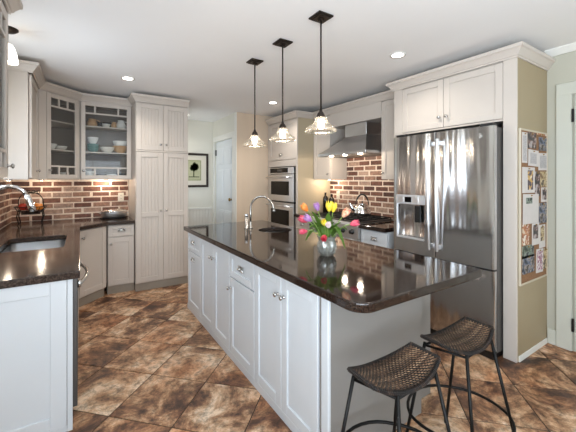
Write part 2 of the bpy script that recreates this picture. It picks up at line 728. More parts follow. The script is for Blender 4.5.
KNOB = [(0, 0), (0.010, 0), (0.010, 0.004), (0.006, 0.007), (0.0055, 0.016), (0.013, 0.021), (0.0155, 0.026), (0.013, 0.031), (0.006, 0.034), (0, 0.0345)]


def knob(parent, x, z, y=0.0, m=None, s=1.0):
    mtx = Matrix.Translation((x, y, z)) @ Matrix.Rotation(PI / 2, 4, 'X')
    return MB().lathe([(r * s, h * s) for r, h in KNOB], 16, mtx=mtx).build('knob', m or M['nickel'], parent, True)


def cup_pull(parent, x, z, y=0.0, w=0.088, h=0.036, d=0.026):
    mb = MB()

    def f(u, v):
        a = PI * u
        t = v * PI / 2
        rx = (w / 2) * math.cos(a)
        rz = h * math.sin(a)
        return (x + rx * math.cos(t * 0.55), y - d * math.sin(t) * (0.35 + 0.65 * math.sin(a)), z + rz * math.cos(t * 0.75) - 0.006)
    mb.grid(f, 16, 6)
    bm = mb.bm
    bmesh.ops.recalc_face_normals(bm, faces=bm.faces)
    bmesh.ops.solidify(bm, geom=list(bm.faces), thickness=0.003)
    mb.box(x - w / 2 - 0.004, x + w / 2 + 0.004, y - 0.004, y, z - 0.010, z - 0.004, 0.001)
    mb.box(x - w / 2 - 0.004, x + w / 2 + 0.004, y - 0.003, y, z + h - 0.012, z + h - 0.004, 0.001)
    return smooth_angle(mb.build('cup_pull', M['nickel'], parent))


def glass_door(parent, x0, x1, z0, z1, m, panes, rail=0.058, ph=0.085, knob_x=None, knob_z=None):
    """frame with a row of small panes at the top and at the bottom; panes = relative widths"""
    mb = MB()
    b = 0.0025
    mb.box(x0, x0 + rail, 0, DT, z0, z1, b)
    mb.box(x1 - rail, x1, 0, DT, z0, z1, b)
    mb.box(x0 + rail, x1 - rail, 0, DT, z1 - rail, z1, b)
    mb.box(x0 + rail, x1 - rail, 0, DT, z0, z0 + rail, b)
    mu = 0.020
    zi0, zi1 = z0 + rail, z1 - rail
    xi0, xi1 = x0 + rail, x1 - rail
    for (za, zb, zr) in ((zi1 - ph, zi1, zi1 - ph - mu), (zi0, zi0 + ph, zi0 + ph)):
        mb.box(xi0, xi1, 0.002, DT - 0.002, zr, zr + mu, 0.0015)
        tot = sum(panes)
        w = (xi1 - xi0 - mu * (len(panes) - 1))
        x = xi0
        for p in panes[:-1]:
            x += w * p / tot
            mb.box(x, x + mu, 0.002, DT - 0.002, za, zb, 0.0015)
            x += mu
    d = mb.build('door', m, parent)
    MB().box(xi0, xi1, 0.010, 0.013, zi0, zi1).build('glass', M['glass'], d)
    if knob_x is not None:
        knob(d, knob_x, knob_z)
    return d


def open_box(parent, w, d, z0, z1, m, y0=DT + 0.002, t=0.018, shelves=(), inside=None):
    mb = MB()
    mb.box(0, t, y0, d, z0, z1)
    mb.box(w - t, w, y0, d, z0, z1)
    mb.box(t, w - t, y0, d, z1 - t, z1)
    mb.box(t, w - t, y0, d, z0, z0 + t)
    mb.build('body', m, parent)
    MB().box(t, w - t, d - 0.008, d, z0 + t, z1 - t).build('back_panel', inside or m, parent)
    for zs in shelves:
        MB().box(t, w - t, y0 + 0.018, d - 0.008, zs - 0.016, zs, 0.001).build('shelf', m, parent)


def carcass(parent, w, d, z0, z1, m, y0=DT + 0.002, name='body'):
    return MB().box(0, w, y0, d, z0, z1, 0.0015).build(name, m, parent)


# ---------------------------------------------------------------- the room
ZC = 2.57
XL, XR = -0.72, 3.47
YB, YH, YR = 5.18, 6.10, -2.40
T = 0.4265
mb = MB()
p0, q0 = 2.107 % T, 1.474 % T
c45 = math.sqrt(0.5)
g = 0.0035
for i in range(-30, 40):
    for j in range(-30, 40):
        pc, qc = p0 + (i + 0.5) * T, q0 + (j + 0.5) * T
        X, Y = (pc - qc) * c45, (pc + qc) * c45
        if XL - 0.35 < X < XR + 0.35 and YR - 0.35 < Y < YH + 0.35:
            m4 = Matrix.Translation((X, Y, 0)) @ Matrix.Rotation(PI / 4, 4, 'Z')
            mb.box(-T / 2 + g, T / 2 - g, -T / 2 + g, T / 2 - g, -0.02, 0, 0.003, 1, m4)
fl = struct('floor', mb, M['tile'], label='brown slate tile floor laid diagonally')
struct('grout', MB().box(XL - 0.3, XR + 0.3, YR - 0.3, YH + 0.3, -0.03, -0.004), M['grout'], fl)
struct('ceiling', MB().box(XL - 0.2, XR + 0.2, YR - 0.2, YH + 0.2, ZC, ZC + 0.1), M['ceiling'], label='flat white painted ceiling')


def wall_with_hole(axis, c0, c1, a0, a1, h0, h1, z0, z1):
    """a wall slab c0..c1 thick; runs a0..a1; holes [(h0,h1)] lists, z0..z1"""
    mb = MB()
    cur = a0
    def bx(s, e, zz0, zz1):
        if e - s < 1e-4:
            return
        if axis == 'y':
            mb.box(c0, c1, s, e, zz0, zz1)
        else:
            mb.box(s, e, c0, c1, zz0, zz1)
    for s, e in zip(h0, h1):
        bx(cur, s, 0, ZC)
        bx(s, e, 0, z0)
        bx(s, e, z1, ZC)
        cur = e
    bx(cur, a1, 0, ZC)
    return mb


struct('wall_left', wall_with_hole('y', XL - 0.12, XL, 0.6, YB, [2.78], [3.55], 1.22, 2.20), M['wall'], label='pale wall behind the sink')
struct('wall_left_rear', wall_with_hole('y', XL - 0.12, XL, YR, 0.6, [-1.95], [0.45], 0.35, 2.35), M['wall'], label='pale wall with an added wide window')
struct('wall_rear', wall_with_hole('x', YR - 0.12, YR, XL - 0.12, XR + 0.12, [-0.5], [1.2], 0.5, 2.4), M['wall'], label='pale wall with a tall window')
struct('wall_right', MB().box(XR, XR + 0.12, YR, 4.99, 0, ZC), M['wall_green'], label='pale green grey wall beside the fridge')
struct('wall_back', MB().box(XL - 0.12, 1.32, YB, YB + 0.1, 0, ZC), M['wall'], label='back wall behind the pantry')
struct('wall_hall_side', wall_with_hole('y', 1.22, 1.32, YB + 0.1, YH, [5.36], [6.0], 0.9, 2.2), M['wall'], label='side wall of the back hall')
struct('wall_hall', MB().box(1.22, 2.32, YH, YH + 0.1, 0, ZC), M['wall'], label='end wall of the hall')
struct('wall_door', MB().box(2.20, 2.32, 4.97, 5.12, 0, ZC).box(2.20, 2.32, 5.12, 6.0, 2.17, ZC).box(2.20, 2.32, 6.0, YH, 0, ZC), M['wall'], label='hall wall with the white door')
struct('wall_alcove', MB().box(2.32, XR, 4.99, 5.09, 0, ZC).box(2.20, 2.32, 4.965, 4.97, 0, ZC), M['wall_beige'], label='warm beige wall between hall door and oven tower')


def window(name, axis, c, a0, a1, z0, z1, inward):
    fr = MB()
    t = 0.05
    d0, d1 = sorted((c, c - inward * 0.10))
    def bx(mb, s, e, zz0, zz1, e0=d0, e1=d1):
        if axis == 'y':
            mb.box(e0, e1, s, e, zz0, zz1, 0.003)
        else:
            mb.box(s, e, e0, e1, zz0, zz1, 0.003)
    bx(fr, a0, a0 + t, z0, z1)
    bx(fr, a1 - t, a1, z0, z1)
    bx(fr, a0, a1, z0, z0 + t)
    bx(fr, a0, a1, z1 - t, z1)
    mid = (a0 + a1) / 2
    bx(fr, mid - 0.02, mid + 0.02, z0, z1)
    bx(fr, a0, a1, (z0 + z1) / 2 - 0.02, (z0 + z1) / 2 + 0.02)
    o = struct(name, fr, M['trim'], label='white framed window')
    gl = MB()
    m = c - inward * 0.06
    bx(gl, a0 + 0.01, a1 - 0.01, z0 + 0.01, z1 - 0.01, m - 0.002, m + 0.002)
    struct('glass', gl, M['glass'], o)
    return o


window('window_1', 'y', XL - 0.005, 2.78, 3.55, 1.22, 2.20, 1)
window('window_2', 'x', YR - 0.005, -0.5, 1.2, 0.5, 2.4, 1)
window('added_left_window', 'y', XL - 0.005, -1.95, 0.45, 0.35, 2.35, 1)  # unseen window added to go with the left area light

window('added_hall_window', 'y', 1.315, 5.36, 6.0, 0.9, 2.2, 1)  # unseen hall window, added to go with the hall area light

# hall wainscot, chair rail, baseboards
mb = MB()
x = 1.322
while x < 2.19:
    mb.box(x, min(x + 0.058, 2.199), YH - 0.012, YH - 0.001, 0.12, 0.86, 0.003)
    x += 0.060
struct('trim_wainscot', mb, M['trim'], label='white beadboard on the hall end wall')
struct('trim_chair_rail', MB().box(1.322, 2.199, YH - 0.03, YH - 0.001, 0.862, 0.90, 0.004), M['trim'], label='chair rail above the beadboard')
struct('baseboard_hall', MB().box(1.322, 2.199, YH - 0.02, YH - 0.001, 0, 0.118, 0.003), M['trim'], label='baseboard in the hall')
struct('trim_corner', MB().box(2.185, 2.20, 4.955, 5.02, 0, ZC - 0.001, 0.003), M['trim'], label='white corner board beside the hall door')
# hall door, in the wall at X = 2.2
d1 = struct('door_1', MB().box(2.225, 2.262, 5.135, 5.985, 0.01, 2.155, 0.003), M['door'], label='white panelled hall door')
pm = MB()
for (ya, yb) in ((5.24, 5.51), (5.61, 5.88)):
    for (za, zb) in ((0.22, 0.88), (1.02, 1.62), (1.72, 2.03)):
        pm.box(2.216, 2.226, ya, yb, za, zb, 0.006)
        pm.box(2.212, 2.218, ya + 0.03, yb - 0.03, za + 0.03, zb - 0.03, 0.004)
struct('door_panel', pm, M['door'], d1)
mtx = Matrix.Translation((2.225, 5.20, 1.09)) @ Matrix.Rotation(-PI / 2, 4, 'Y')
MB().lathe([(0, 0), (0.032, 0), (0.032, 0.006), (0.012, 0.010), (0.011, 0.035), (0.026, 0.042), (0.030, 0.056), (0.024, 0.068), (0, 0.072)], 18, mtx=mtx).build('door_knob', M['brass'], d1, True)
for z in (0.25, 1.90):
    MB().box(2.208, 2.226, 5.965, 5.995, z, z + 0.11, 0.002).build('hinge', M['black'], d1)
struct('trim_hall_door', MB().box(2.184, 2.199, 5.03, 5.128, 0, 2.17, 0.004).box(2.184, 2.199, 5.992, 6.085, 0, 2.17, 0.004).box(2.184, 2.199, 5.03, 6.085, 2.162, 2.26, 0.004), M['trim'], label='white casing around the hall door')
# door at the right, in the wall at X = 3.47
d2 = struct('door_2', MB().box(XR - 0.020, XR - 0.001, 0.08, 0.935, 0.01, 2.15, 0.003), M['trim_right'], label='white door at the right edge')
pm = MB()
for (ya, yb) in ((0.18, 0.45), (0.56, 0.83)):
    for (za, zb) in ((0.22, 0.88), (1.02, 1.62), (1.72, 2.03)):
        pm.box(XR - 0.027, XR - 0.019, ya, yb, za, zb, 0.004)
struct('door_panel', pm, M['trim_right'], d2)
for z in (0.17, 1.92):
    MB().box(XR - 0.034, XR - 0.019, 0.935, 0.950, z, z + 0.11, 0.002).build('hinge', M['black'], d2)
struct('trim_right_door', MB().box(XR - 0.022, XR - 0.001, 0.952, 1.058, 0, 2.16, 0.004).box(XR - 0.022, XR - 0.001, -0.04, 0.065, 0, 2.16, 0.004).box(XR - 0.022, XR - 0.001, -0.04, 1.058, 2.155, 2.26, 0.004), M['trim_right'], label='white casing around the right door')
struct('baseboard_right', MB().box(XR - 0.016, XR - 0.001, 1.06, 1.12, 0, 0.13, 0.003).box(XR - 0.016, XR - 0.001, YR, -0.045, 0, 0.13, 0.003), M['trim_right'], label='baseboard beside the right door')
struct('trim_ceiling', MB().prism_axis([(XR, 2.515), (XR - 0.012, 2.515), (XR - 0.05, 2.56), (XR - 0.05, ZC), (XR, ZC)], YR, 1.13, 'y'), M['trim'], label='small crown along the right wall')


# brick facings
def brick_face(name, length, z0, z1, m4, label, holes=()):
    bl, bh, mo = 0.204, 0.0565, 0.016
    mb = MB()
    row = 0
    z = z0 + 0.006
    while z + bh * 0.4 < z1:
        zt = min(z + bh, z1 - 0.002)
        x = -(bl + mo) * (0.5 if row % 2 else 0.0) - random.uniform(0, 0.02)
        while x < length:
            a, b = max(x, 0.001), min(x + bl + random.uniform(-0.012, 0.006), length - 0.001)
            if b - a > 0.02:
                j = lambda: random.uniform(-0.0025, 0.0025)
                mb.box(a + j(), b + j(), -0.012 + j(), 0, z + j(), zt + j() * 0.5, 0.004)
            x += bl + mo
        z += bh + mo
        row += 1
    o = mb.build(name, M['brick'])
    o.matrix_world = m4
    tag(o, label, None, None, 'structure')
    s = MB().box(0, length, -0.0085, 0.004, z0, z1).build('mortar', M['mortar'], o)
    return o


# local x runs right looking at the face, -y is outwards
brick_face('wall_back_brick', 0.59 - XL, 0.915, 1.44, Matrix.Translation((XL, YB - 0.006, 0)), 'brick facing above the back counter')
brick_face('wall_left_brick', YB - 0.02 - 3.72, 0.915, 1.44, Matrix.Translation((XL + 0.006, 3.72, 0)) @ Matrix.Rotation(PI / 2, 4, 'Z'), 'brick facing left of the corner')
brick_face('wall_left_brick_low', 1.6, 0.915, 1.20, Matrix.Translation((XL + 0.006, 2.12, 0)) @ Matrix.Rotation(PI / 2, 4, 'Z'), 'low brick facing below the sink window')
brick_face('wall_right_brick', 4.04 - 2.31, 0.915, 2.30, Matrix.Translation((XR - 0.006, 4.04, 0)) @ Matrix.Rotation(-PI / 2, 4, 'Z'), 'brick facing behind the range')

# ---------------------------------------------------------------- left run and back wall, base units
PA, PA_DAY = M['paint'], M['daylight_tint_paint']
CT, CB = 0.915, 0.872          # worktop top and underside
R90, RM90, R45 = PI / 2, -PI / 2, PI / 4


def toe(parent, w, d, h=0.10, rec=0.032, m=None):
    return MB().box(0, w, rec, d, 0, h).build('toe_kick', m or M['toe'], parent)


# end panel of the sink run
t = thing('cabinet_end_panel', 'large white recessed end panel closing the sink run, nearest the camera at left', 'panel', (XL + 0.012, 2.215, 0))
w = -0.035 - (XL + 0.012)
shaker(t, 0, w - 0.028, 0.03, CB - 0.002, PA_DAY, 'panel', 0.077)
MB().box(w - 0.026, w, 0.002, DT, 0.0, CB - 0.002, 0.002).box(0, w - 0.026, 0.006, DT, 0.0, 0.028).build('post', PA_DAY, t)

# dishwasher
t = thing('dishwasher', 'dark grey dishwasher beside the white end panel of the sink run', 'dishwasher', (-0.012, 2.245, 0), R90)
MB().box(0, 0.64, 0.05, 0.60, 0.10, CB - 0.004, 0.002).build('body', M['steel_dark'], t)
dd = MB().box(0.004, 0.636, 0, 0.048, 0.11, CB - 0.006, 0.004).build('door', M['steel_dark'], t)
MB().tube([(0.05 + 0.54 * k / 16, -0.012 - 0.042 * math.sin(PI * k / 16), 0.815) for k in range(17)], 0.0105, 10).box(0.035, 0.062, -0.018, 0, 0.795, 0.835, 0.003).box(0.578, 0.605, -0.018, 0, 0.795, 0.835, 0.003).build('handle', M['nickel'], dd, True)
MB().box(0, 0.64, 0.08, 0.58, 0, 0.098).build('toe_kick', M['toe'], t)

# sink base (fronts seen edge-on)
t = thing('sink_base_cabinet', 'white base cabinet below the left sink, beyond the dishwasher', 'cabinet', (-0.012, 2.89, 0), R90)
mb = MB()
mb.box(0, 0.02, 0.024, 0.69, 0.10, CB - 0.002).box(1.295, 1.315, 0.024, 0.69, 0.10, CB - 0.002).box(0.02, 1.295, 0.024, 0.69, 0.10, 0.12).box(0.02, 1.295, 0.67, 0.69, 0.12, 0.60).box(0.02, 1.295, 0.024, 0.044, 0.12, CB - 0.002)
mb.build('body', PA, t)
for a, b in ((0.004, 0.40), (0.404, 0.80), (0.92, 1.311)):
    dd = shaker(t, a, b, 0.11, CB - 0.012, PA)
toe(t, 1.315, 0.68)

# diagonal corner base
t = thing('corner_base_cabinet', 'cream corner base cabinet with one door set at an angle', 'cabinet', (-0.012, 4.252, 0), R45)


def loc45(o, pts):
    out = []
    for x, y in pts:
        dx, dy = x - o[0], y - o[1]
        out.append(((dx + dy) * c45, (dy - dx) * c45))
    return out


L = math.hypot(0.295, 0.295)
k = (DT + 0.002)
body = loc45((-0.012, 4.252), [(-0.016, 4.256), (0.28, 4.551), (0.28, YB - 0.03), (XL + 0.03, YB - 0.03), (XL + 0.03, 4.256)])
body[0] = (0.006, k)
body[1] = (L - 0.006, k)
MB().prism(body, 0.10, CB - 0.002, 0.001).build('body', PA, t)
dd = shaker(t, 0.012, L - 0.012, 0.115, CB - 0.012, PA)
knob(dd, 0.045, 0.775)
kick = [(0.012, 0.035), (L - 0.012, 0.035)] + body[2:]
MB().prism(kick, 0, 0.098).build('toe_kick', M['toe'], t)

# drawer base beside the pantry
t = thing('drawer_base_cabinet', 'narrow cream base cabinet with one drawer over a door, left of the tall pantry', 'cabinet', (0.288, 4.552, 0))
carcass(t, 0.302, 0.60, 0.10, CB - 0.002, PA)
dd = shaker(t, 0.004, 0.298, 0.722, CB - 0.012, PA, 'drawer', 0.045)
cup_pull(dd, 0.155, 0.79)
dd = shaker(t, 0.004, 0.298, 0.115, 0.712, PA)
knob(dd, 0.035, 0.635)
toe(t, 0.302, 0.59)

# worktop over the left run and the corner, sink hole cut through
SX0, SX1, SY0, SY1 = -0.52, -0.105, 3.04, 3.71
hole = round_poly([(SX0, SY0), (SX1, SY0), (SX1, SY1), (SX0, SY1)], [0.05] * 4, 5)
outer = [(XL + 0.002, 2.195), (0.0, 2.195), (0.0, 4.235), (0.288, 4.522), (0.590, 4.522), (0.590, YB - 0.002), (XL + 0.002, YB - 0.002)]
o = slab('worktop', outer, [hole], CB, CT, 0.005, M['granite_l'])
tag(o, 'long brown granite worktop along the sink and around the left corner', 'worktop')

# undermount sink
def basin(name, x0, x1, y0, y1, zb, label):
    t = thing(name, label, 'sink', ((x0 + x1) / 2, (y0 + y1) / 2, zb))
    cx, cy = (x0 + x1) / 2, (y0 + y1) / 2
    mb = MB()
    bm = mb.bm
    rings = []
    for (ins, z, r) in ((0.02, CB - 0.001, 0.06), (-0.006, CB - 0.001, 0.05), (-0.010, zb + 0.04, 0.05), (-0.035, zb + 0.006, 0.05), (-0.14, zb + 0.003, 0.05)):
        pts = round_poly([(x0 - ins - cx, y0 - ins - cy), (x1 + ins - cx, y0 - ins - cy), (x1 + ins - cx, y1 + ins - cy), (x0 - ins - cx, y1 + ins - cy)], [r] * 4, 5)
        rings.append([bm.verts.new((p[0], p[1], z - zb)) for p in pts])
    n = len(rings[0])
    for a, b in zip(rings[:-1], rings[1:]):
        for i in range(n):
            bm.faces.new((a[i], a[(i + 1) % n], b[(i + 1) % n], b[i]))
    bm.faces.new(rings[-1])
    bmesh.ops.solidify(bm, geom=list(bm.faces), thickness=0.0015)
    smooth_angle(mb.build('basin', M['steel_flat'], t), 50)
    MB().lathe([(0, 0.012), (0.03, 0.012), (0.042, 0.008), (0.044, 0.003), (0, 0.003)], 20).build('drain', M['nickel'], t, True)
    return t


basin('undermount_sink', SX0, SX1, SY0, SY1, 0.70, 'rectangular stainless sink set into the left brown worktop')

# big faucet at the left sink
t = thing('kitchen_faucet', 'thick chrome arched faucet with pull-down head over the left sink', 'faucet', (-0.595, 3.38, CT))
MB().lathe([(0, 0), (0.036, 0), (0.036, 0.008), (0.028, 0.014), (0.027, 0.10), (0.022, 0.12), (0, 0.12)], 20).build('base', M['chrome'], t, True)
pts = [(0, 0, 0.11), (0, 0, 0.30), (0.004, 0, 0.37), (0.025, 0, 0.425), (0.065, 0, 0.46), (0.115, 0, 0.470), (0.165, 0, 0.458), (0.205, 0, 0.428), (0.228, 0, 0.392)]
MB().tube(pts, 0.0175, 14).build('spout', M['chrome'], t, True)
MB().tube([(0.226, 0, 0.397), (0.237, 0, 0.367), (0.252, 0, 0.318), (0.266, 0, 0.262)], 0.02, 14, radii=[0.0195, 0.022, 0.025, 0.027]).build('spray_head', M['chrome'], t, True)
MB().tube([(0, 0.025, 0.075), (0, 0.05, 0.085), (0.03, 0.10, 0.11)], 0.008, 10).build('lever', M['chrome'], t, True)

# ---------------------------------------------------------------- tall pantry
t = thing('pantry_cabinet', 'tall cream pantry with four beadboard doors beside the glass cabinet', 'cabinet', (0.596, 4.472, 0))
PWid = 0.664
carcass(t, PWid, YB - 4.472 - 0.002, 0.10, 2.445, PA)
h = PWid / 2
for a, b, kx in ((0.004, h - 0.002, h - 0.034), (h + 0.002, PWid - 0.004, h + 0.034)):
    dd = shaker(t, a, b, 1.822, 2.425, PA, bead=True)
    knob(dd, kx, 1.90, s=0.9)
    dd = shaker(t, a, b, 0.115, 1.795, PA, bead=True, mids=(0.985,))
    knob(dd, kx, 1.03, s=0.9)
MB().box(-0.003, PWid + 0.003, -0.003, 0.024, 1.799, 1.818, 0.003).build('rail', PA, t)
crown([(0, 0.30), (0, 0), (PWid, 0)], 2.435, t, PA)
toe(t, PWid, 0.70)

# ---------------------------------------------------------------- upper cabinets at left
UB, UT = 1.440, 2.445
# near one, mostly outside the picture
t = thing('glass_front_cabinet', 'wall cabinet with small panes at the left edge, nearest the camera', 'cabinet', (-0.36, 1.60, 0), R90)
open_box(t, 0.92, 0.355, UB, UT, PA, shelves=(1.80, 2.136), inside=M['inside'])
glass_door(t, 0.004, 0.458, UB + 0.012, UT - 0.02, PA, (1, 1, 1), knob_x=0.43, knob_z=1.52)
glass_door(t, 0.462, 0.916, UB + 0.012, UT - 0.02, PA, (1, 1, 1), knob_x=0.885, knob_z=1.52)
crown([(0, 0.35), (0, 0), (0.92, 0), (0.92, 0.35)], 2.435, t, PA)
# beyond the window
t = thing('upper_cabinet', 'wall cabinet whose tall side panel catches daylight beside the sink window', 'cabinet', (-0.38, 3.81, 0), R90)
carcass(t, 0.60, 0.336, UB, UT, PA)
dd = shaker(t, 0.02, 0.58, UB + 0.012, UT - 0.02, PA)
knob(dd, 0.40, 1.53)
MB().box(0.602, 0.625, 0.004, 0.336, UB, UT).build('filler', PA, t)
crown([(0, 0.338), (0, 0), (0.625, 0)], 2.435, t, PA)
# diagonal glass corner
t = thing('corner_glass_cabinet', 'glass-front corner wall cabinet set at an angle, row of three small panes at top', 'cabinet', (-0.38, 4.44, 0), R45)
DL = 0.38 / c45
poly = loc45((-0.38, 4.44), [(-0.38, 4.44), (0, 4.82), (0, YB - 0.002), (XL + 0.002, YB - 0.002), (XL + 0.002, 4.44)])
inn = [(0.004, 0.026), (DL - 0.004, 0.026)] + poly[2:]
for nm, za, zb in (('bottom_panel', UB, UB + 0.018), ('top_panel', UT - 0.018, UT)):
    MB().prism(inn, za, zb).build(nm, PA, t)
for zs in (1.80, 2.136):
    pp = [(0.03, 0.05), (DL - 0.03, 0.05)] + [(x * 0.94 + 0.016, y * 0.96) for x, y in poly[2:]]
    MB().prism(pp, zs - 0.016, zs).build('shelf', PA, t)
mb = MB()
ring = inn
for i in range(1, 5):
    a, b = Vector(ring[i]), Vector(ring[(i + 1) % 5])
    d = (b - a).normalized()
    nn = Vector((-d.y, d.x)) * 0.014
    mb.prism([tuple(a), tuple(b), tuple(b + nn), tuple(a + nn)], UB + 0.018, UT - 0.018)
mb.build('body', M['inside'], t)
for a, b in ((0, 0.092), (DL - 0.012, DL)):
    MB().box(a, b, 0.002, 0.025, UB, UT, 0.002).build('face_stile', PA, t)
glass_door(t, 0.096, DL - 0.015, UB + 0.008, UT - 0.012, PA, (1, 1, 1), rail=0.052, knob_x=0.122, knob_z=1.55)
crown([(0, 0.0), (DL, 0)], 2.435, t, PA)
# glass cabinet on the back wall
t = thing('dish_cabinet', 'glass-front wall cabinet full of dishes, left of the tall pantry', 'cabinet', (0.004, 4.82, 0))
DW = 0.588
open_box(t, DW, YB - 4.82 - 0.002, UB, UT, PA, shelves=(1.80, 2.136), inside=M['inside'])
glass_door(t, 0.006, DW - 0.012, UB + 0.008, UT - 0.012, PA, (0.20, 0.53, 0.20), rail=0.048, knob_x=0.032, knob_z=1.55)
crown([(0, 0), (DW, 0)], 2.435, t, PA)


# dishes behind the glass
def bowl(name, label, loc, r, h, m, group=None, cat='bowl'):
    mb = MB()
    mb.lathe([(0, 0.004), (r * 0.45, 0), (r * 0.5, 0.006), (r * 0.75, h * 0.35), (r * 0.93, h * 0.75), (r, h), (r * 0.96, h), (r * 0.88, h * 0.75), (r * 0.7, h * 0.4), (r * 0.4, 0.02), (0, 0.016)], 24)
    o = mb.build(name, m, None, True, loc)
    return tag(o, label, cat, group)


def jug(name, label, loc, r, h, m, cat='jug'):
    o = MB().lathe([(0, 0), (r * 0.7, 0), (r, h * 0.25), (r * 1.02, h * 0.5), (r * 0.7, h * 0.8), (r * 0.62, h * 0.9), (r * 0.72, h), (r * 0.66, h), (r * 0.56, h * 0.9), (0, h * 0.88)], 22).build(name, m, None, True, loc)
    tag(o, label, cat)
    MB().tube([(r * 0.68, 0, h * 0.9), (r * 1.25, 0, h * 0.86), (r * 1.5, 0, h * 0.6), (r * 1.3, 0, h * 0.34), (r * 0.98, 0, h * 0.3)], r * 0.11, 8).build('handle', m, o, True)
    return o


s1, s2, s0 = 2.136, 1.800, UB + 0.018
jug('teapot', 'round tan teapot on the top shelf of the dish cabinet', (0.135, 4.98, s1), 0.062, 0.105, M['tan_ceramic'], 'teapot')
bowl('cup', 'small dark cup beside the tan teapot on the top shelf', (0.225, 4.96, s1), 0.036, 0.065, M['dark_ceramic'], cat='cup')
bowl('bowl', 'low white bowl in the middle of the dish cabinet top shelf', (0.295, 4.96, s1), 0.055, 0.05, M['white_ceramic'])
bowl('bowl', 'dark bowl behind the low white bowl on the top shelf', (0.315, 5.08, s1), 0.06, 0.085, M['dark_ceramic'])
jug('cream_pitcher', 'small terracotta pitcher on the dish cabinet top shelf', (0.385, 4.95, s1), 0.033, 0.085, M['tan_ceramic'], 'pitcher')
jug('sugar_jar', 'silver grey lidded pot at the right end of the top shelf', (0.475, 4.97, s1), 0.06, 0.115, M['white_ceramic'], 'pot')
for i in range(3):
    bowl('teal_bowl', ['teal bowl at the bottom of the stack on the middle shelf', 'teal bowl second in the stack on the middle shelf', 'topmost teal bowl of the stack on the middle shelf'][i], (0.145, 4.98, s2 + 0.026 * i), 0.070, 0.06, M['teal_ceramic'], 'teal bowls stacked in the dish cabinet')
bowl('serving_bowl', 'pale bowl standing on top of the teal bowls', (0.145, 4.98, s2 + 0.114), 0.066, 0.085, M['white_ceramic'])
bowl('white_bowl', 'wide white bowl in the middle of the dish cabinet middle shelf', (0.31, 4.96, s2), 0.088, 0.075, M['white_ceramic'])
bowl('mixing_bowl', 'large tan mixing bowl at the right of the middle shelf', (0.468, 4.99, s2), 0.098, 0.10, M['tan_ceramic'])
bowl('mixing_bowl', 'white mixing bowl nested above the large tan mixing bowl', (0.468, 4.99, s2 + 0.068), 0.094, 0.10, M['white_ceramic'])
for i, (x, r, hh) in enumerate(((0.115, 0.055, 0.09), (0.235, 0.065, 0.05), (0.36, 0.06, 0.055), (0.475, 0.065, 0.07))):
    bowl('small_bowl', ['tall white bowl at the left of the dish cabinet bottom shelf', 'low dark bowl second from left on the dish cabinet bottom shelf', 'low white bowl third from left on the dish cabinet bottom shelf', 'dark bowl at the right end of the dish cabinet bottom shelf'][i], (x, 4.98, s0), r, hh, M[['white_ceramic', 'dark_ceramic', 'white_ceramic', 'dark_ceramic'][i]])
for i, (x, y, z, r, hh, m) in enumerate(((-0.30, 4.78, s2, 0.07, 0.07, 'white_ceramic'), (-0.20, 4.88, s2, 0.07, 0.055, 'white_ceramic'), (-0.30, 4.80, s0, 0.06, 0.06, 'dark_ceramic'), (-0.17, 4.90, s0, 0.06, 0.07, 'white_ceramic'))):
    bowl('corner_bowl', ['white bowl at the left of the corner cabinet middle shelf', 'shallow white bowl at the right of the corner cabinet middle shelf', 'dark bowl on the floor of the corner cabinet', 'white bowl on the floor of the corner cabinet'][i], (x, y, z), r, hh, M[m])

# ---------------------------------------------------------------- on the left worktop
t = thing('fruit_basket', 'black wire fruit basket on legs with scrolled hoop, in the left corner', 'basket', (-0.48, 4.76, CT))
ra = 0.15
mb = MB()
for z, r in ((0.135, 0.085), (0.165, 0.125), (0.210, ra)):
    mb.tube([(r * math.cos(2 * PI * k / 28), r * math.sin(2 * PI * k / 28), z) for k in range(28)], 0.0045, 6, closed=True)
for k in range(14):
    a = 2 * PI * k / 14
    mb.tube([(r * math.cos(a), r * math.sin(a), z) for r, z in ((0.03, 0.128), (0.085, 0.135), (0.125, 0.165), (ra, 0.210))], 0.0028, 5)
mb.lathe([(0, 0.124), (0.04, 0.124), (0.04, 0.132), (0, 0.132)], 14)
mb.build('bowl_frame', M['iron'], t, True)
for sx in (-1, 1):
    for sy in (-1, 1):
        MB().tube([(sx * 0.105, sy * 0.07, 0.175), (sx * 0.118, sy * 0.075, 0.10), (sx * 0.10, sy * 0.07, 0.02), (sx * 0.11, sy * 0.075, 0.005)], 0.006, 7).build('leg', M['iron'], t, True)
cdir = Vector((0.84, -0.54, 0))
mb = MB()
mb.tube([tuple(cdir * (ra * 0.98 * math.cos(PI * k / 18))) [:2] + (0.210 + 0.165 * math.sin(PI * k / 18) ** 0.6,) for k in range(19)], 0.005, 7)
mb.build('hoop', M['iron'], t, True)
mb = MB()
for cx_, sg in ((-0.085, 1), (-0.03, -1), (0.03, 1), (0.085, -1)):
    pts = []
    for k in range(20):
        a = 2.6 * PI * k / 19
        r = 0.026 * (1 - 0.7 * k / 19)
        pts.append(tuple(cdir * (cx_ + sg * r * math.cos(a)))[:2] + (0.378 + r * math.sin(a),))
    mb.tube(pts, 0.0035, 6)
mb.tube([tuple(cdir * x)[:2] + (0.366,) for x in (-0.1, 0, 0.1)], 0.004, 6)
mb.build('scroll', M['iron'], t, True)
FR = [('apple', 'red apple at the left of the wire basket', 196, 62, 44, -0.075, 0.030), ('apple', 'dark red apple at the front of the wire basket', 156, 44, 34, 0.0, -0.075),
      ('orange', 'orange at the right of the wire basket', 226, 134, 48, 0.078, -0.035), ('orange', 'pale orange at the back of the wire basket', 214, 150, 70, 0.045, 0.065),
      ('apple', 'red apple behind the others in the wire basket', 184, 66, 48, -0.020, 0.085)]
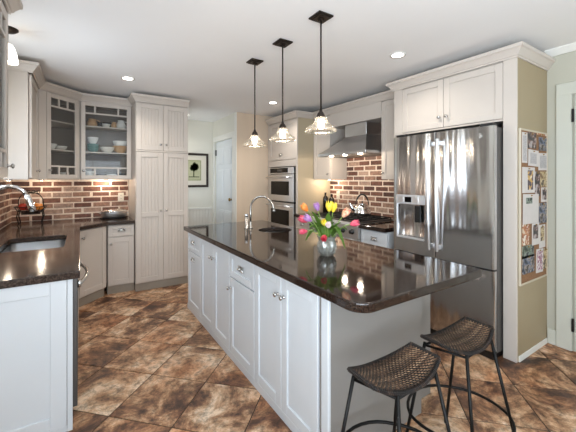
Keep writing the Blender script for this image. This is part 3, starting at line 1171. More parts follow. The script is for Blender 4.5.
for i, (n, lb, r, g_, b, x, y) in enumerate(FR):
    fm = mat('fruit_skin_%s' % 'abcde'[i], rgb(r, g_, b), 0.35, var=0.12, scale=20)
    z = CT + 0.205
    o = MB().lathe([(0, 0.030), (0.008, 0.034), (0.022, 0.040), (0.036, 0.030), (0.042, 0.006), (0.038, -0.016), (0.024, -0.036), (0.008, -0.038), (0, -0.034)], 18).build(n, fm, None, True, (-0.48 + x, 4.76 + y, z))
    tag(o, lb, n)
    MB().tube([(0, 0, 0.030), (0.004, 0, 0.048)], 0.002, 5).build('stem', M['frame_dark'], o)

t = thing('casserole_dish', 'lidded silver casserole on a dark tray in front of the brick, left of the pantry', 'dish', (0.39, 4.95, CT))
t.scale = (0.88, 0.9, 1.0)
def oval(rx, ry, z, n=32):
    return [(rx * math.cos(2 * PI * k / n), ry * math.sin(2 * PI * k / n), z) for k in range(n)]
def oval_loft(secs):
    mb = MB()
    bm = mb.bm
    rs = [[bm.verts.new(p) for p in oval(*s_)] for s_ in secs]
    n = len(rs[0])
    for a, b in zip(rs[:-1], rs[1:]):
        for i in range(n):
            bm.faces.new((a[i], a[(i + 1) % n], b[(i + 1) % n], b[i]))
    bm.faces.new(rs[0])
    bm.faces.new(rs[-1])
    return mb
smooth_angle(oval_loft([(0.175, 0.12, 0), (0.195, 0.135, 0.008), (0.20, 0.14, 0.016), (0.19, 0.13, 0.014)]).build('tray', M['dark_ceramic'], t))
smooth_angle(oval_loft([(0.155, 0.10, 0.016), (0.172, 0.112, 0.03), (0.176, 0.115, 0.085), (0.182, 0.12, 0.09)]).build('pot', M['steel_flat'], t))
smooth_angle(oval_loft([(0.182, 0.12, 0.092), (0.178, 0.117, 0.10), (0.14, 0.09, 0.116), (0.07, 0.045, 0.125), (0.02, 0.012, 0.127)]).build('lid', M['chrome'], t))
for sx in (-1, 1):
    MB().tube([(sx * 0.174, -0.03, 0.07), (sx * 0.20, -0.026, 0.074), (sx * 0.207, 0, 0.075), (sx * 0.20, 0.026, 0.074), (sx * 0.174, 0.03, 0.07)], 0.0045, 7).build('handle', M['chrome'], t, True)


def outlet(loc, rz, label):
    t = thing('wall_outlet', label, 'outlet', loc, rz)
    MB().box(-0.037, 0.037, -0.006, 0, -0.062, 0.062, 0.003).build('plate', M['outlet'], t)
    for z in (-0.024, 0.024):
        s = MB().box(-0.017, 0.017, -0.008, -0.006, z - 0.015, z + 0.015, 0.001).build('socket', M['outlet'], t)
        MB().box(-0.008, -0.005, -0.0086, -0.008, z - 0.006, z + 0.007).box(0.005, 0.008, -0.0086, -0.008, z - 0.006, z + 0.007).build('slots', M['slot'], s)
    return t


outlet((0.493, YB - 0.019, 1.19), 0, 'ivory wall outlet on the brick above the casserole')
outlet((XR - 0.019, 3.84, 1.19), RM90, 'ivory wall outlet on the brick beside the dark bottles')

# ---------------------------------------------------------------- framed print
t = thing('framed_print', 'dark framed tree print hanging at the end of the hall', 'picture', (1.81, YH - 0.002, 1.617))
mb = MB()
fw, fx, fz = 0.042, 0.29, 0.325
mb.box(-fx, -fx + fw, -0.028, 0, -fz, fz, 0.004).box(fx - fw, fx, -0.028, 0, -fz, fz, 0.004).box(-fx + fw, fx - fw, -0.028, 0, fz - fw, fz, 0.004).box(-fx + fw, fx - fw, -0.028, 0, -fz, -fz + fw, 0.004)
mb.build('frame', M['frame_dark'], t)
MB().box(-fx + fw, fx - fw, -0.012, -0.004, -fz + fw, fz - fw).build('mat_board', M['matboard'], t)
pr = MB().box(-0.15, 0.15, -0.014, -0.012, -0.20, 0.195).build('print', M['art'], t)
mb = MB()
for k in range(26):
    a, r = random.uniform(0, 2 * PI), math.sqrt(random.random())
    mb.lathe([(0, 0), (0.030, 0), (0.030, 0.0012), (0, 0.0012)], 9, mtx=Matrix.Translation((0.008 + 0.065 * r * math.cos(a), -0.0145, 0.065 + 0.06 * r * math.sin(a))) @ Matrix.Rotation(PI / 2, 4, 'X'))
mb.box(-0.004, 0.016, -0.0155, -0.014, -0.12, 0.02)
mb.box(-0.09, 0.11, -0.0155, -0.014, -0.135, -0.12)
for s_ in (-1, 1):
    mb.box(s_ * 0.135 - 0.002, s_ * 0.135 + 0.002, -0.0152, -0.014, -0.185, 0.18)
mb.box(-0.135, 0.135, -0.0152, -0.014, 0.177, 0.181).box(-0.135, 0.135, -0.0152, -0.014, -0.187, -0.183)
mb.build('ink', M['art_dark'], pr)

# ---------------------------------------------------------------- island
IX, IY = 1.01, 3.635          # left face, far end
ISL = 'island base cabinets'


def island_unit(label, y_far, y_near):
    t = thing('island_cabinet', label, 'cabinet', (IX, y_far, 0), RM90, ISL)
    w = y_far - y_near
    e = w - 0.0015
    MB().box(0, 0.018, 0.024, 0.70, 0, CB - 0.003).box(e - 0.018, e, 0.024, 0.70, 0, CB - 0.003).box(0.018, e - 0.018, 0.024, 0.70, 0, 0.06).box(0.018, e - 0.018, 0.682, 0.70, 0.06, CB - 0.003).box(0.018, e - 0.018, 0.0245, 0.042, 0.06, CB - 0.003).build('body', PA_DAY, t)
    MB().box(0.0, w - 0.0015, 0.004, 0.023, 0.0, 0.055, 0.002).build('plinth', PA_DAY, t)
    return t, w


t, w = island_unit('white island cabinet with drawer over tall pull-out, far end under the faucet', IY, 3.165)
dd = shaker(t, 0.03, w - 0.004, 0.665, CB - 0.012, PA_DAY, 'drawer', 0.045)
cup_pull(dd, 0.03 + (w - 0.034) / 2 - 0.02, 0.755)
dd = shaker(t, 0.03, w - 0.004, 0.060, 0.655, PA_DAY, 'pull_out')
cup_pull(dd, 0.03 + (w - 0.034) / 2 - 0.02, 0.575)
t, w = island_unit('white island cabinet with two doors, between the far drawer units', 3.165, 2.425)
dd = shaker(t, 0.004, w / 2 - 0.002, 0.060, CB - 0.012, PA_DAY)
knob(dd, w / 2 - 0.032, 0.735)
dd = shaker(t, w / 2 + 0.002, w - 0.004, 0.060, CB - 0.012, PA_DAY)
knob(dd, w / 2 + 0.032, 0.735)
t, w = island_unit('white island cabinet with a drawer over a single door, in the middle of the island', 2.425, 1.985)
dd = shaker(t, 0.004, w - 0.004, 0.665, CB - 0.012, PA_DAY, 'drawer', 0.05)
cup_pull(dd, w / 2, 0.755)
dd = shaker(t, 0.004, w - 0.004, 0.060, 0.655, PA_DAY)
knob(dd, 0.032, 0.575)
t, w = island_unit('wide white island cabinet with two doors, nearest the stools', 1.985, 1.275)
dd = shaker(t, 0.004, w / 2 - 0.002, 0.060, CB - 0.012, PA_DAY)
knob(dd, w / 2 - 0.034, 0.745)
dd = shaker(t, w / 2 + 0.002, w - 0.004, 0.060, CB - 0.012, PA_DAY)
knob(dd, w / 2 + 0.034, 0.745)

# end and back panels of the island
t = thing('island_end_panel', 'plain grey-white end panel of the island behind the stools', 'panel', (IX, 1.205, 0))
MB().box(0.006, 0.755, 0.0, 0.066, 0, CB - 0.003, 0.002).build('panel', M['end_grey'], t)
MB().box(0.002, 0.022, -0.006, 0.050, 0, CB - 0.003, 0.004).build('corner_post', PA_DAY, t)
t = thing('island_back_panel', 'white back panel of the island facing the fridge', 'panel', (1.768, 1.285, 0))
MB().box(0.0, 0.212, 0.0, 0.02, 0, CB - 0.003, 0.001).build('end_return', M['end_grey'], t)
MB().box(0.192, 0.212, 0.0205, IY - 1.285, 0, CB - 0.003, 0.001).build('panel', PA_DAY, t)

# island top with prep sink hole
pcx, pcy, pr_ = 1.71, 2.88, 0.170
hole = [(pcx + pr_ * math.cos(2 * PI * k / 32), pcy + pr_ * math.sin(2 * PI * k / 32)) for k in range(32)]
outer = round_poly([(0.972, 0.945), (1.985, 0.945), (1.985, 3.665), (0.972, 3.665)], [0.09, 0.03, 0.03, 0.03], 8)
o = slab('island_worktop', outer, [hole], CB - 0.002, CT, 0.008, M['granite'])
tag(o, 'polished dark brown granite top of the island', 'worktop')

# prep sink, its faucet and dispenser
t = thing('prep_sink', 'small round stainless prep sink set into the island top', 'sink', (pcx, pcy, 0.72))
MB().lathe([(0.195, CB - 0.004 - 0.72), (0.183, CB - 0.004 - 0.72), (0.180, 0.08), (0.150, 0.02), (0.05, 0.006), (0.0, 0.006), (0, 0.003), (0.05, 0.003), (0.152, 0.016), (0.184, 0.08), (0.195, CB - 0.007 - 0.72)], 36).build('basin', M['steel_flat'], t, True)
MB().lathe([(0, 0.012), (0.03, 0.012), (0.04, 0.006), (0, 0.006)], 18).build('drain', M['nickel'], t, True)
t = thing('prep_faucet', 'slim nickel gooseneck faucet standing on the island beside the round sink', 'faucet', (1.545, 3.12, CT), math.atan2(-0.26, 0.165))
MB().lathe([(0, 0), (0.028, 0), (0.028, 0.006), (0.018, 0.012), (0.016, 0.06), (0.012, 0.07), (0, 0.07)], 18).build('base', M['nickel'], t, True)
R_ = 0.140
pts = [(0, 0, 0.06), (0, 0, 0.15), (0, 0, 0.195)] + [(R_ - R_ * math.cos(PI * k / 14), 0, 0.205 + R_ * math.sin(PI * k / 14)) for k in range(1, 14)] + [(2 * R_ + 0.003, 0, 0.205)]
MB().tube(pts, 0.0105, 12).build('spout', M['nickel'], t, True)
MB().tube([(2 * R_ + 0.003, 0, 0.215), (2 * R_ + 0.006, 0, 0.185)], 0.0135, 12).build('aerator', M['nickel'], t, True)
t = thing('soap_dispenser', 'short brushed metal cylinder standing left of the gooseneck faucet', 'dispenser', (1.498, 3.120, CT))
MB().lathe([(0, 0), (0.024, 0), (0.024, 0.006), (0.0195, 0.010), (0.0195, 0.125), (0, 0.125)], 20).build('body', M['nickel'], t, True)
MB().lathe([(0, 0.126), (0.0195, 0.126), (0.0195, 0.150), (0.016, 0.155), (0, 0.155)], 20).build('cap', M['chrome'], t, True)

# ---------------------------------------------------------------- vase of tulips
VX, VY = 1.435, 1.715
t = thing('crystal_vase', 'clear cut-crystal vase holding the tulips on the island', 'vase', (VX, VY, CT))
prof = [(0, 0.004), (0.038, 0), (0.044, 0.006), (0.058, 0.03), (0.066, 0.06), (0.064, 0.085), (0.055, 0.105), (0.058, 0.12), (0.068, 0.135),
        (0.064, 0.135), (0.054, 0.12), (0.050, 0.105), (0.058, 0.085), (0.060, 0.06), (0.052, 0.03), (0.036, 0.014), (0, 0.012)]
smooth_angle(MB().lathe(prof, 48, ribs=(12, 0.045)).build('body', M['vase'], t), 30)
mb = MB()
for k in range(12):
    for s_ in (-1, 1):
        pts = []
        for i in range(9):
            z = 0.012 + 0.09 * i / 8
            a = 2 * PI * k / 12 + s_ * 0.9 * i / 8
            r = 0.040 + 0.0285 * math.sin(PI * min(1, (i + 1.5) / 11))
            pts.append((r * math.cos(a), r * math.sin(a), z))
        mb.tube(pts, 0.0016, 5)
mb.build('cut_ridge', M['vase'], t, True)
MB().lathe([(0, 0.014), (0.034, 0.016), (0.049, 0.032), (0.056, 0.06), (0.054, 0.082), (0, 0.082)], 24).build('water', M['water'], t, True)

petal_m = {}
def petal(r, g_, b, r2, g2, b2):
    key = (r, g_, b)
    if key in petal_m:
        return petal_m[key]
    m, nt, bs, N, L = new_mat('petal_%d_%d_%d' % key)
    tc = N.new('ShaderNodeTexCoord')
    nz = N.new('ShaderNodeTexNoise')
    nz.inputs['Scale'].default_value = 45
    L.new(tc.outputs['Object'], nz.inputs['Vector'])
    cr = N.new('ShaderNodeValToRGB')
    cr.color_ramp.elements[0].position = 0.35
    cr.color_ramp.elements[1].position = 0.65
    cr.color_ramp.elements[0].color = rgb(r, g_, b)
    cr.color_ramp.elements[1].color = rgb(r2, g2, b2)
    L.new(nz.outputs['Fac'], cr.inputs[0])
    L.new(cr.outputs[0], bs.inputs['Base Color'])
    bs.inputs['Roughness'].default_value = 0.5
    petal_m[key] = m
    return m


FR_ = Vector((math.sin(TH), math.cos(TH), 0))
RI_ = Vector((math.cos(TH), -math.sin(TH), 0))


def tulip(label, right, up, fwd, pm, size=1.0, leaf=None):
    """bloom offset from the vase mouth along room directions; stem curves out of the vase"""
    size *= 1.1
    right, up, fwd = right * 0.92 + 0.004, 0.10 + (up - 0.10) * 0.93, fwd
    root = Vector((random.uniform(-0.012, 0.012), random.uniform(-0.012, 0.012), 0.03))
    top = RI_ * right + FR_ * fwd + Vector((0, 0, up))
    hd = Vector((top.x, top.y, 0))
    mouth = Vector((0, 0, 0.125)) + (hd.normalized() * min(0.036, hd.length * 0.5) if hd.length > 1e-4 else Vector((0, 0, 0)))
    t = thing('tulip', label, 'flower', (VX, VY, CT), 0, 'tulips in the crystal vase')
    ctrl = [root, mouth, mouth + (top - mouth) * 0.5 + Vector((0, 0, max(0.01, 0.02 + 0.15 * hd.length))), top]
    pts = []
    for i in range(13):
        u = i / 12
        a = (1 - u) ** 3; b = 3 * u * (1 - u) ** 2; c = 3 * u * u * (1 - u); d = u ** 3
        pts.append(ctrl[0] * a + ctrl[1] * b + ctrl[2] * c + ctrl[3] * d)
    # keep the stem inside the vase below the mouth
    for p in pts:
        if p.z < 0.13:
            rr = math.hypot(p.x, p.y)
            if rr > 0.036:
                p.x *= 0.036 / rr
                p.y *= 0.036 / rr
    MB().tube([tuple(p) for p in pts], 0.0034, 7).build('stem', M['stem'], t, True)
    d = (pts[-1] - pts[-3]).normalized()
    q = Vector((0, 0, 1)).rotation_difference(d).to_matrix().to_4x4()
    base = Matrix.Translation(top) @ q
    mb = MB()
    for k in range(6):
        inner = k % 2
        a0 = k * PI / 3 + 0.3
        def f(u, v, inner=inner, a0=a0):
            ww = (0.62 if inner else 0.70) * math.sin(PI * min(1, 0.12 + v * 0.86)) ** 0.7
            ang = a0 + (u - 0.5) * 2.0 * ww
            r = (0.0205 if inner else 0.023) * math.sin(PI * min(0.5, 0.09 + v * 0.62)) * (1.0 - 0.30 * max(0, v - 0.55) / 0.45)
            r *= 1 - 0.12 * abs(u - 0.5) * 2
            return (r * math.cos(ang) * size, r * math.sin(ang) * size, (0.056 * v + 0.004 * math.sin(PI * u) * v) * size)
        n0 = len(mb.bm.verts)
        mb.grid(f, 6, 8)
    bmesh.ops.transform(mb.bm, matrix=base, verts=list(mb.bm.verts))
    mb.build('bloom', pm, t, True)
    leaves = [leaf] if leaf else []
    leaves.append((right * 0.55 + random.uniform(-0.03, 0.03), 0.19 + 0.25 * (up - 0.15), fwd * 0.5 + random.uniform(-0.03, 0.03), random.uniform(0.1, 0.6)))
    for lr, lu, lf, ln in leaves:
        tip = RI_ * lr + FR_ * lf + Vector((0, 0, lu))
        mo = mouth.copy()
        side = Vector((-(tip.y), tip.x, 0))
        side = side.normalized() if side.length > 1e-4 else RI_.copy()
        side = (side + RI_ * 0.6).normalized()
        def g2(u, v):
            p = mo * (1 - v) + tip * v + Vector((0, 0, 0.05 * math.sin(PI * v) * ln))
            wd = 0.028 * math.sin(PI * (0.10 + 0.88 * v)) ** 0.8
            cup = 0.006 * (abs(u - 0.5) * 2) ** 2
            return tuple(p + side * ((u - 0.5) * 2 * wd) + Vector((0, 0, cup)))
        mb = MB()
        mb.grid(g2, 4, 12)
        bmesh.ops.solidify(mb.bm, geom=list(mb.bm.faces), thickness=0.0012)
        mb.build('leaf', M['leaf'], t, True)
    return t


ORG = petal(222, 120, 46, 236, 160, 78)
YEL = petal(236, 206, 40, 246, 226, 84)
PNK = petal(206, 52, 84, 232, 110, 130)
LIL = petal(168, 112, 180, 206, 160, 208)
PUR = petal(140, 92, 160, 182, 140, 196)
PEA = petal(226, 118, 88, 246, 206, 168)
WHT = petal(240, 214, 220, 250, 240, 236)
CRM = petal(186, 32, 56, 214, 64, 84)
# right / up / away from the mouth, metres
tulip('orange tulip rising highest at the left of the vase', -0.145, 0.315, 0.04, ORG, 1.05, (-0.075, 0.27, 0.05, 0.5))
tulip('pale purple tulip standing behind the orange tulip', -0.062, 0.315, 0.07, PUR, 1.0, (-0.105, 0.30, 0.0, 0.6))
tulip('tall yellow tulip, left of the yellow pair', 0.018, 0.315, 0.03, YEL, 1.15, (0.008, 0.29, -0.02, 0.2))
tulip('tall yellow tulip, right of the yellow pair', 0.050, 0.308, 0.05, YEL, 1.1, (0.055, 0.27, 0.02, 0.2))
tulip('peach and white tulip to the right of the yellow pair', 0.118, 0.275, 0.02, PEA, 1.15, (0.105, 0.22, 0.03, 0.5))
tulip('magenta tulip leaning far out to the right', 0.165, 0.225, -0.03, PNK, 1.0, (0.135, 0.18, -0.03, 0.7))
tulip('pink-red tulip leaning out to the left', -0.150, 0.245, -0.02, PNK, 1.1, (-0.12, 0.19, -0.03, 0.9))
tulip('lilac tulip in front of the pink-red one', -0.125, 0.255, -0.06, LIL, 1.05, (-0.06, 0.20, -0.05, 0.6))
tulip('pink tulip drooping low at the left', -0.152, 0.175, -0.01, PNK, 0.9, (-0.145, 0.10, -0.01, 1.3))
tulip('small yellow tulip low at the front of the bouquet', -0.030, 0.225, -0.07, YEL, 0.85, (-0.02, 0.20, -0.05, 0.3))
tulip('pinkish white tulip low at the centre front', -0.006, 0.215, -0.085, WHT, 0.9, (0.03, 0.22, -0.04, 0.3))
tulip('crimson tulip hanging over the front of the vase rim', -0.030, 0.155, -0.085, CRM, 0.95, (0.12, 0.05, -0.04, 2.2))

# ---------------------------------------------------------------- pendants over the island
def pendant(label, x, y, zdrop, group='pendants over the island'):
    t = thing('pendant_light', label, 'pendant lamp', (x, y, ZC), 0, group)
    MB().box(-0.062, 0.062, -0.062, 0.062, -0.012, 0, 0.002).box(-0.05, 0.05, -0.05, 0.05, -0.020, -0.012, 0.003).box(-0.016, 0.016, -0.016, 0.016, -0.032, -0.02, 0.002).build('canopy', M['bronze'], t)
    zt = zdrop - ZC            # z of the glass top, relative
    MB().tube([(0, 0, -0.03), (0, 0, zt + 0.045)], 0.0060, 10).build('rod', M['bronze'], t, True)
    MB().lathe([(0, 0.055), (0.009, 0.055), (0.012, 0.040), (0.024, 0.026), (0.030, 0.010), (0.031, 0), (0, 0)], 20, c=(0, 0, zt)).build('socket_cup', M['bronze'], t, True)
    pr = [(0.032, 0.000), (0.040, -0.006), (0.045, -0.020), (0.047, -0.034), (0.054, -0.044), (0.072, -0.055), (0.092, -0.068), (0.104, -0.082), (0.108, -0.096), (0.103, -0.104)]
    inner = [(r - 0.003, z - 0.001) for r, z in reversed(pr)]
    smooth_angle(MB().lathe(pr + inner, 72, c=(0, 0, zt), ribs=(24, 0.018)).build('glass_shade', M['shade'], t), 50)
    b = MB().sphere((0, 0, zt - 0.055), 0.023, 1, 1, 1.3).build('bulb', M['bulb'], t, True)
    MB().lathe([(0, 0), (0.013, 0), (0.013, -0.028), (0, -0.028)], 14, c=(0, 0, zt)).build('bulb_base', M['nickel'], b, True)
    l = lamp('pendant_glow', (0, 0, zt - 0.058), 8.0, WARM, 0.03)
    l.parent = t
    return t


pendant('bronze pendant with ribbed glass shade, nearest the camera of the three over the island', 1.40, 1.735, 1.872)
pendant('bronze pendant with ribbed glass shade, the middle one of the three over the island', 1.40, 2.235, 1.862)
pendant('bronze pendant with ribbed glass shade, farthest of the three, in front of the beige wall', 1.40, 2.735, 1.862)

# pendant over the left sink
t = thing('sink_pendant', 'frosted white pendant over the left sink, half hidden behind the near wall cabinet', 'pendant lamp', (-0.455, 3.15, ZC))
MB().lathe([(0, 0), (0.065, 0), (0.065, -0.01), (0.045, -0.025), (0.012, -0.034), (0, -0.034)], 24).build('canopy', M['bronze'], t, True)
MB().tube([(0, 0, -0.03), (0, 0, -0.118)], 0.006, 8).build('rod', M['bronze'], t, True)
MB().lathe([(0.02, -0.115), (0.032, -0.122), (0.046, -0.150), (0.058, -0.195), (0.066, -0.252), (0.063, -0.254), (0.055, -0.195), (0.043, -0.150), (0.030, -0.126), (0.02, -0.120)], 28).build('shade', M['lit_shade'], t, True)
MB().sphere((0, 0, -0.18), 0.018).build('bulb', M['puck'], t, True)
l = lamp('sink_pendant_glow', (0, 0, -0.235), 1.5, WARM, 0.03)
l.parent = t

# recessed downlights
for lb, x, y, p in (('recessed ceiling light above the drawer base beside the pantry', 0.447, 3.965, 24), ('recessed ceiling light above the fridge end of the island', 2.415, 1.89, 18), ('recessed ceiling light beyond the far pendants, above the oven end', 2.375, 4.06, 26), ('recessed ceiling light inside the back hall', 1.55, 5.66, 8)):
    t = thing('recessed_light', lb, 'ceiling light', (x, y, ZC), 0, 'recessed ceiling lights')
    MB().lathe([(0.050, -0.001), (0.072, -0.001), (0.070, -0.006), (0.052, -0.006)], 28).build('trim_ring', M['trim'], t, True)
    MB().lathe([(0, -0.002), (0.050, -0.002), (0.050, -0.004), (0, -0.004)], 24).build('lens', M['can'], t)
    l = lamp('downlight', (0, 0, -0.02), p, (1.0, 0.93, 0.84), 0.05, math.radians(140), 0.8)
    l.parent = t


def puck(x, y, z, p, label, group='lights under the wall cabinets'):
    t = thing('under_cabinet_light', label, 'cabinet light', (x, y, z), 0, group)
    MB().lathe([(0, 0), (0.032, 0), (0.032, -0.010), (0.026, -0.012), (0.026, -0.010), (0, -0.010)], 20).build('housing', M['nickel'], t, True)
    MB().lathe([(0, -0.0105), (0.025, -0.0105), (0.025, -0.0125), (0, -0.0125)], 18).build('lens', M['puck'], t)
    l = lamp('puck_glow', (0, 0, -0.035), p, WARM, 0.025)
    l.parent = t


puck(0.30, 5.06, UB - 0.0005, 2.2, 'puck light under the dish cabinet')
puck(-0.40, 4.98, UB - 0.0005, 1.3, 'puck light under the corner glass cabinet')
puck(-0.58, 4.05, UB - 0.0005, 1.5, 'puck light under the cabinet beside the sink window')

# ---------------------------------------------------------------- refrigerator and its surround
FX = 2.87
SURY = 2.295
t = thing('fridge_surround_cabinet', 'cream cabinet enclosing the fridge, two doors above it and a tan side panel', 'cabinet', (FX, SURY, 0), RM90)
SW = SURY - 1.126
SD = XR - FX - 0.002
MB().box(0, 0.022, 0.002, SD, 0, 2.405, 0.001).build('side_panel', PA, t)
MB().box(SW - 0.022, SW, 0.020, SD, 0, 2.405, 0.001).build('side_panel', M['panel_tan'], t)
MB().box(SW - 0.097, SW, 0, 0.019, 0, 2.405, 0.002).build('front_stile', PA, t)
MB().box(0.022, 0.108, 0, 0.019, 1.915, 2.405, 0.002).build('front_stile', PA, t)
MB().box(0.0225, SW - 0.0225, 0.025, SD, 1.925, 2.405).build('upper_body', PA, t)
MB().box(0.108, SW - 0.097, 0.001, 0.022, 1.915, 1.929).build('rail', PA, t)
xm = SURY - 1.730
dd = shaker(t, 0.110, xm - 0.002, 1.934, 2.388, PA, rail=0.058)
knob(dd, xm - 0.036, 2.03)
dd = shaker(t, xm + 0.002, SW - 0.100, 1.934, 2.388, PA, rail=0.058)
knob(dd, xm + 0.036, 2.03)
crown([(0, 0.34), (0, 0), (SW, 0), (SW, SD)], 2.398, t, PA)
MB().box(SW, SW + 0.010, 0.03, SD - 0.02, 0, 0.045, 0.002).build('base_strip', M['trim'], t)

RX, RY0, RW = 2.70, 2.190, 0.965       # door front, far edge, width
t = thing('refrigerator', 'large stainless french-door refrigerator with ice dispenser', 'refrigerator', (RX, RY0, 0), RM90)
MB().box(0.006, RW - 0.006, 0.090, 0.74, 0.05, 1.862, 0.004).build('body', M['steel_dark'], t)
MB().box(0.02, RW - 0.02, 0.06, 0.72, 0.0, 0.05).build('base_grille', M['black'], t)
for a, b in ((0.02, 0.12), (RW - 0.12, RW - 0.02)):
    MB().box(a, b, 0.05, 0.20, 1.8685, 1.895, 0.004).build('hinge_cover', M['black'], t)


def bulge(x):
    u = (x / RW) * 2 - 1
    return 0.030 * u * u


def door_poly(a, b, th=0.080):
    pts = [(a + 0.004, th), (a, th - 0.01), (a, bulge(a) + 0.008)]
    n = 12
    for i in range(n + 1):
        x = a + (b - a) * i / n
        e = 0.006 if i in (0, n) else 0
        pts.append((x + (0.004 if i == 0 else -0.004 if i == n else 0), bulge(x) + e * 0.3))
    pts += [(b, bulge(b) + 0.008), (b, th - 0.01), (b - 0.004, th)]
    return pts


def apply_bool(o, cutter):
    md = o.modifiers.new('cut', 'BOOLEAN')
    md.object = cutter
    md.operation = 'DIFFERENCE'
    md.solver = 'EXACT'
    dg = bpy.context.evaluated_depsgraph_get()
    me = bpy.data.meshes.new_from_object(o.evaluated_get(dg))
    o.modifiers.clear()
    o.data = me
    bpy.data.objects.remove(cutter)
    return o


mid = RY0 - 1.705
ZD0, ZD1 = 0.727, 1.868
left = MB().prism(door_poly(0.0, mid - 0.003), ZD0, ZD1).build('door', M['steel'], t)
DX0, DX1, DZ0, DZ1 = 0.055, 0.385, 0.860, 1.195
cut = MB().box(DX0 + 0.012, DX1 - 0.012, -0.05, 0.055, DZ0 + 0.02, DZ1, 0.01, 2).build('cutter', M['steel'])
cut.matrix_world = Matrix.Translation((RX, RY0, 0)) @ Matrix.Rotation(RM90, 4, 'Z')
bpy.context.view_layer.update()
left = smooth_angle(apply_bool(left, cut), 25)
yb = bulge(0.22)
pnl = MB()
yf = bulge(0.06)
pnl.box(DX0, DX1, yb - 0.008, yf + 0.004, DZ1 + 0.004, DZ1 + 0.095, 0.004, 2)
pnl.box(DX0, DX0 + 0.011, yb - 0.004, yf + 0.004, DZ0, DZ1 + 0.003, 0.003)
pnl.box(DX1 - 0.011, DX1, yb - 0.006, yf + 0.002, DZ0, DZ1 + 0.003, 0.003)
pnl.box(DX0 + 0.011, DX1 - 0.011, yb - 0.010, 0.05, DZ0, DZ0 + 0.019, 0.003)
dp = pnl.build('dispenser', M['silver'], left)
MB().box(DX0 + 0.105, DX0 + 0.180, yb - 0.010, yb - 0.007, DZ1 + 0.022, DZ1 + 0.075, 0.001).build('display', M['black_glass'], dp)
MB().box(DX0 + 0.030, DX0 + 0.090, yb - 0.0095, yb - 0.007, DZ1 + 0.022, DZ1 + 0.075, 0.001).box(DX0 + 0.195, DX0 + 0.255, yb - 0.0095, yb - 0.007, DZ1 + 0.022, DZ1 + 0.075, 0.001).build('buttons', M['steel_flat'], dp)
MB().box(DX0 + 0.195, DX0 + 0.260, 0.028, 0.036, DZ1 - 0.17, DZ1 - 0.01, 0.004).build('paddle', M['black'], dp)
right = smooth_angle(MB().prism(door_poly(mid + 0.003, RW), ZD0, ZD1).build('door', M['steel'], t), 25)
frz = smooth_angle(MB().prism(door_poly(0.0, RW), 0.075, 0.712).build('freezer_drawer', M['steel'], t), 25)


def bow_handle(parent, x, z0, z1, y, horizontal=False, x1=None):
    mb = MB()
    n = 18
    pts = []
    for k in range(n + 1):
        u = k / n
        off = 0.042 + 0.020 * math.sin(PI * u)
        if horizontal:
            pts.append((x + (x1 - x) * u, y - off + 0.0, z0))
        else:
            pts.append((x, y - off, z0 + (z1 - z0) * u))
    mb.tube(pts, 0.0125, 12)
    for k in (0.035, 0.965):
        if horizontal:
            xx = x + (x1 - x) * k
            mb.box(xx - 0.016, xx + 0.016, y - 0.046, bulge(xx) + 0.002, z0 - 0.012, z0 + 0.012, 0.004)
        else:
            zz = z0 + (z1 - z0) * k
            mb.box(x - 0.011, x + 0.011, y - 0.046, bulge(x) + 0.002, zz - 0.02, zz + 0.02, 0.004)
    return smooth_angle(mb.build('handle', M['steel_flat'], parent), 40)


bow_handle(left, mid - 0.034, 0.80, 1.80, bulge(mid))
bow_handle(right, mid + 0.044, 0.80, 1.80, bulge(mid))
bow_handle(frz, 0.09, 0.648, 0, 0.012, True, RW - 0.09)
lg = MB().lathe([(0, 0), (0.020, 0), (0.020, 0.0015), (0, 0.0015)], 24, mtx=Matrix.Translation((RW - 0.105, bulge(RW - 0.105) + 0.001, 1.795)) @ Matrix.Rotation(PI / 2, 4, 'X')).build('emblem', M['chrome'], right)
mb = MB()
mb.tube([(RW - 0.105 + 0.0165 * math.cos(2 * PI * k / 24), bulge(RW - 0.105) - 0.0012, 1.795 + 0.0165 * math.sin(2 * PI * k / 24)) for k in range(24)], 0.0012, 5, closed=True)
for sx in (-1, 1):
    mb.tube([(RW - 0.105 + sx * 0.0055 + 0.0048 * math.cos(0.6 + 5.0 * k / 10), bulge(RW - 0.105) - 0.0012, 1.795 + 0.0085 * math.sin(0.6 + 5.0 * k / 10)) for k in range(11)], 0.0012, 5)
mb.build('emblem_mark', M['steel_dark'], lg)

# ---------------------------------------------------------------- cork board on the side panel
CX0, CX1, CZ0, CZ1 = 2.895, 3.435, 0.60, 1.845
CY = 1.126
t = thing('cork_board', 'tall cork board in a thin white frame on the fridge side panel', 'notice board', (CX0, CY - 0.001, 0))
cw = CX1 - CX0
MB().box(0.012, cw - 0.012, -0.010, 0, CZ0 + 0.012, CZ1 - 0.012).build('cork_panel', M['cork'], t)
MB().box(0, 0.014, -0.016, 0, CZ0, CZ1, 0.002).box(cw - 0.014, cw, -0.016, 0, CZ0, CZ1, 0.002).box(0.014, cw - 0.014, -0.016, 0, CZ1 - 0.014, CZ1, 0.002).box(0.014, cw - 0.014, -0.016, 0, CZ0, CZ0 + 0.014, 0.002).build('frame', M['board_frame'], t)


def on_board(px, py):
    u = (px - 288) / 320.0
    dx, dy, dz = math.sin(TH) + u * math.cos(TH), math.cos(TH) - u * math.sin(TH), (179.5 - py) / 320.0
    k = CY / dy
    return dx * k, H + dz * k


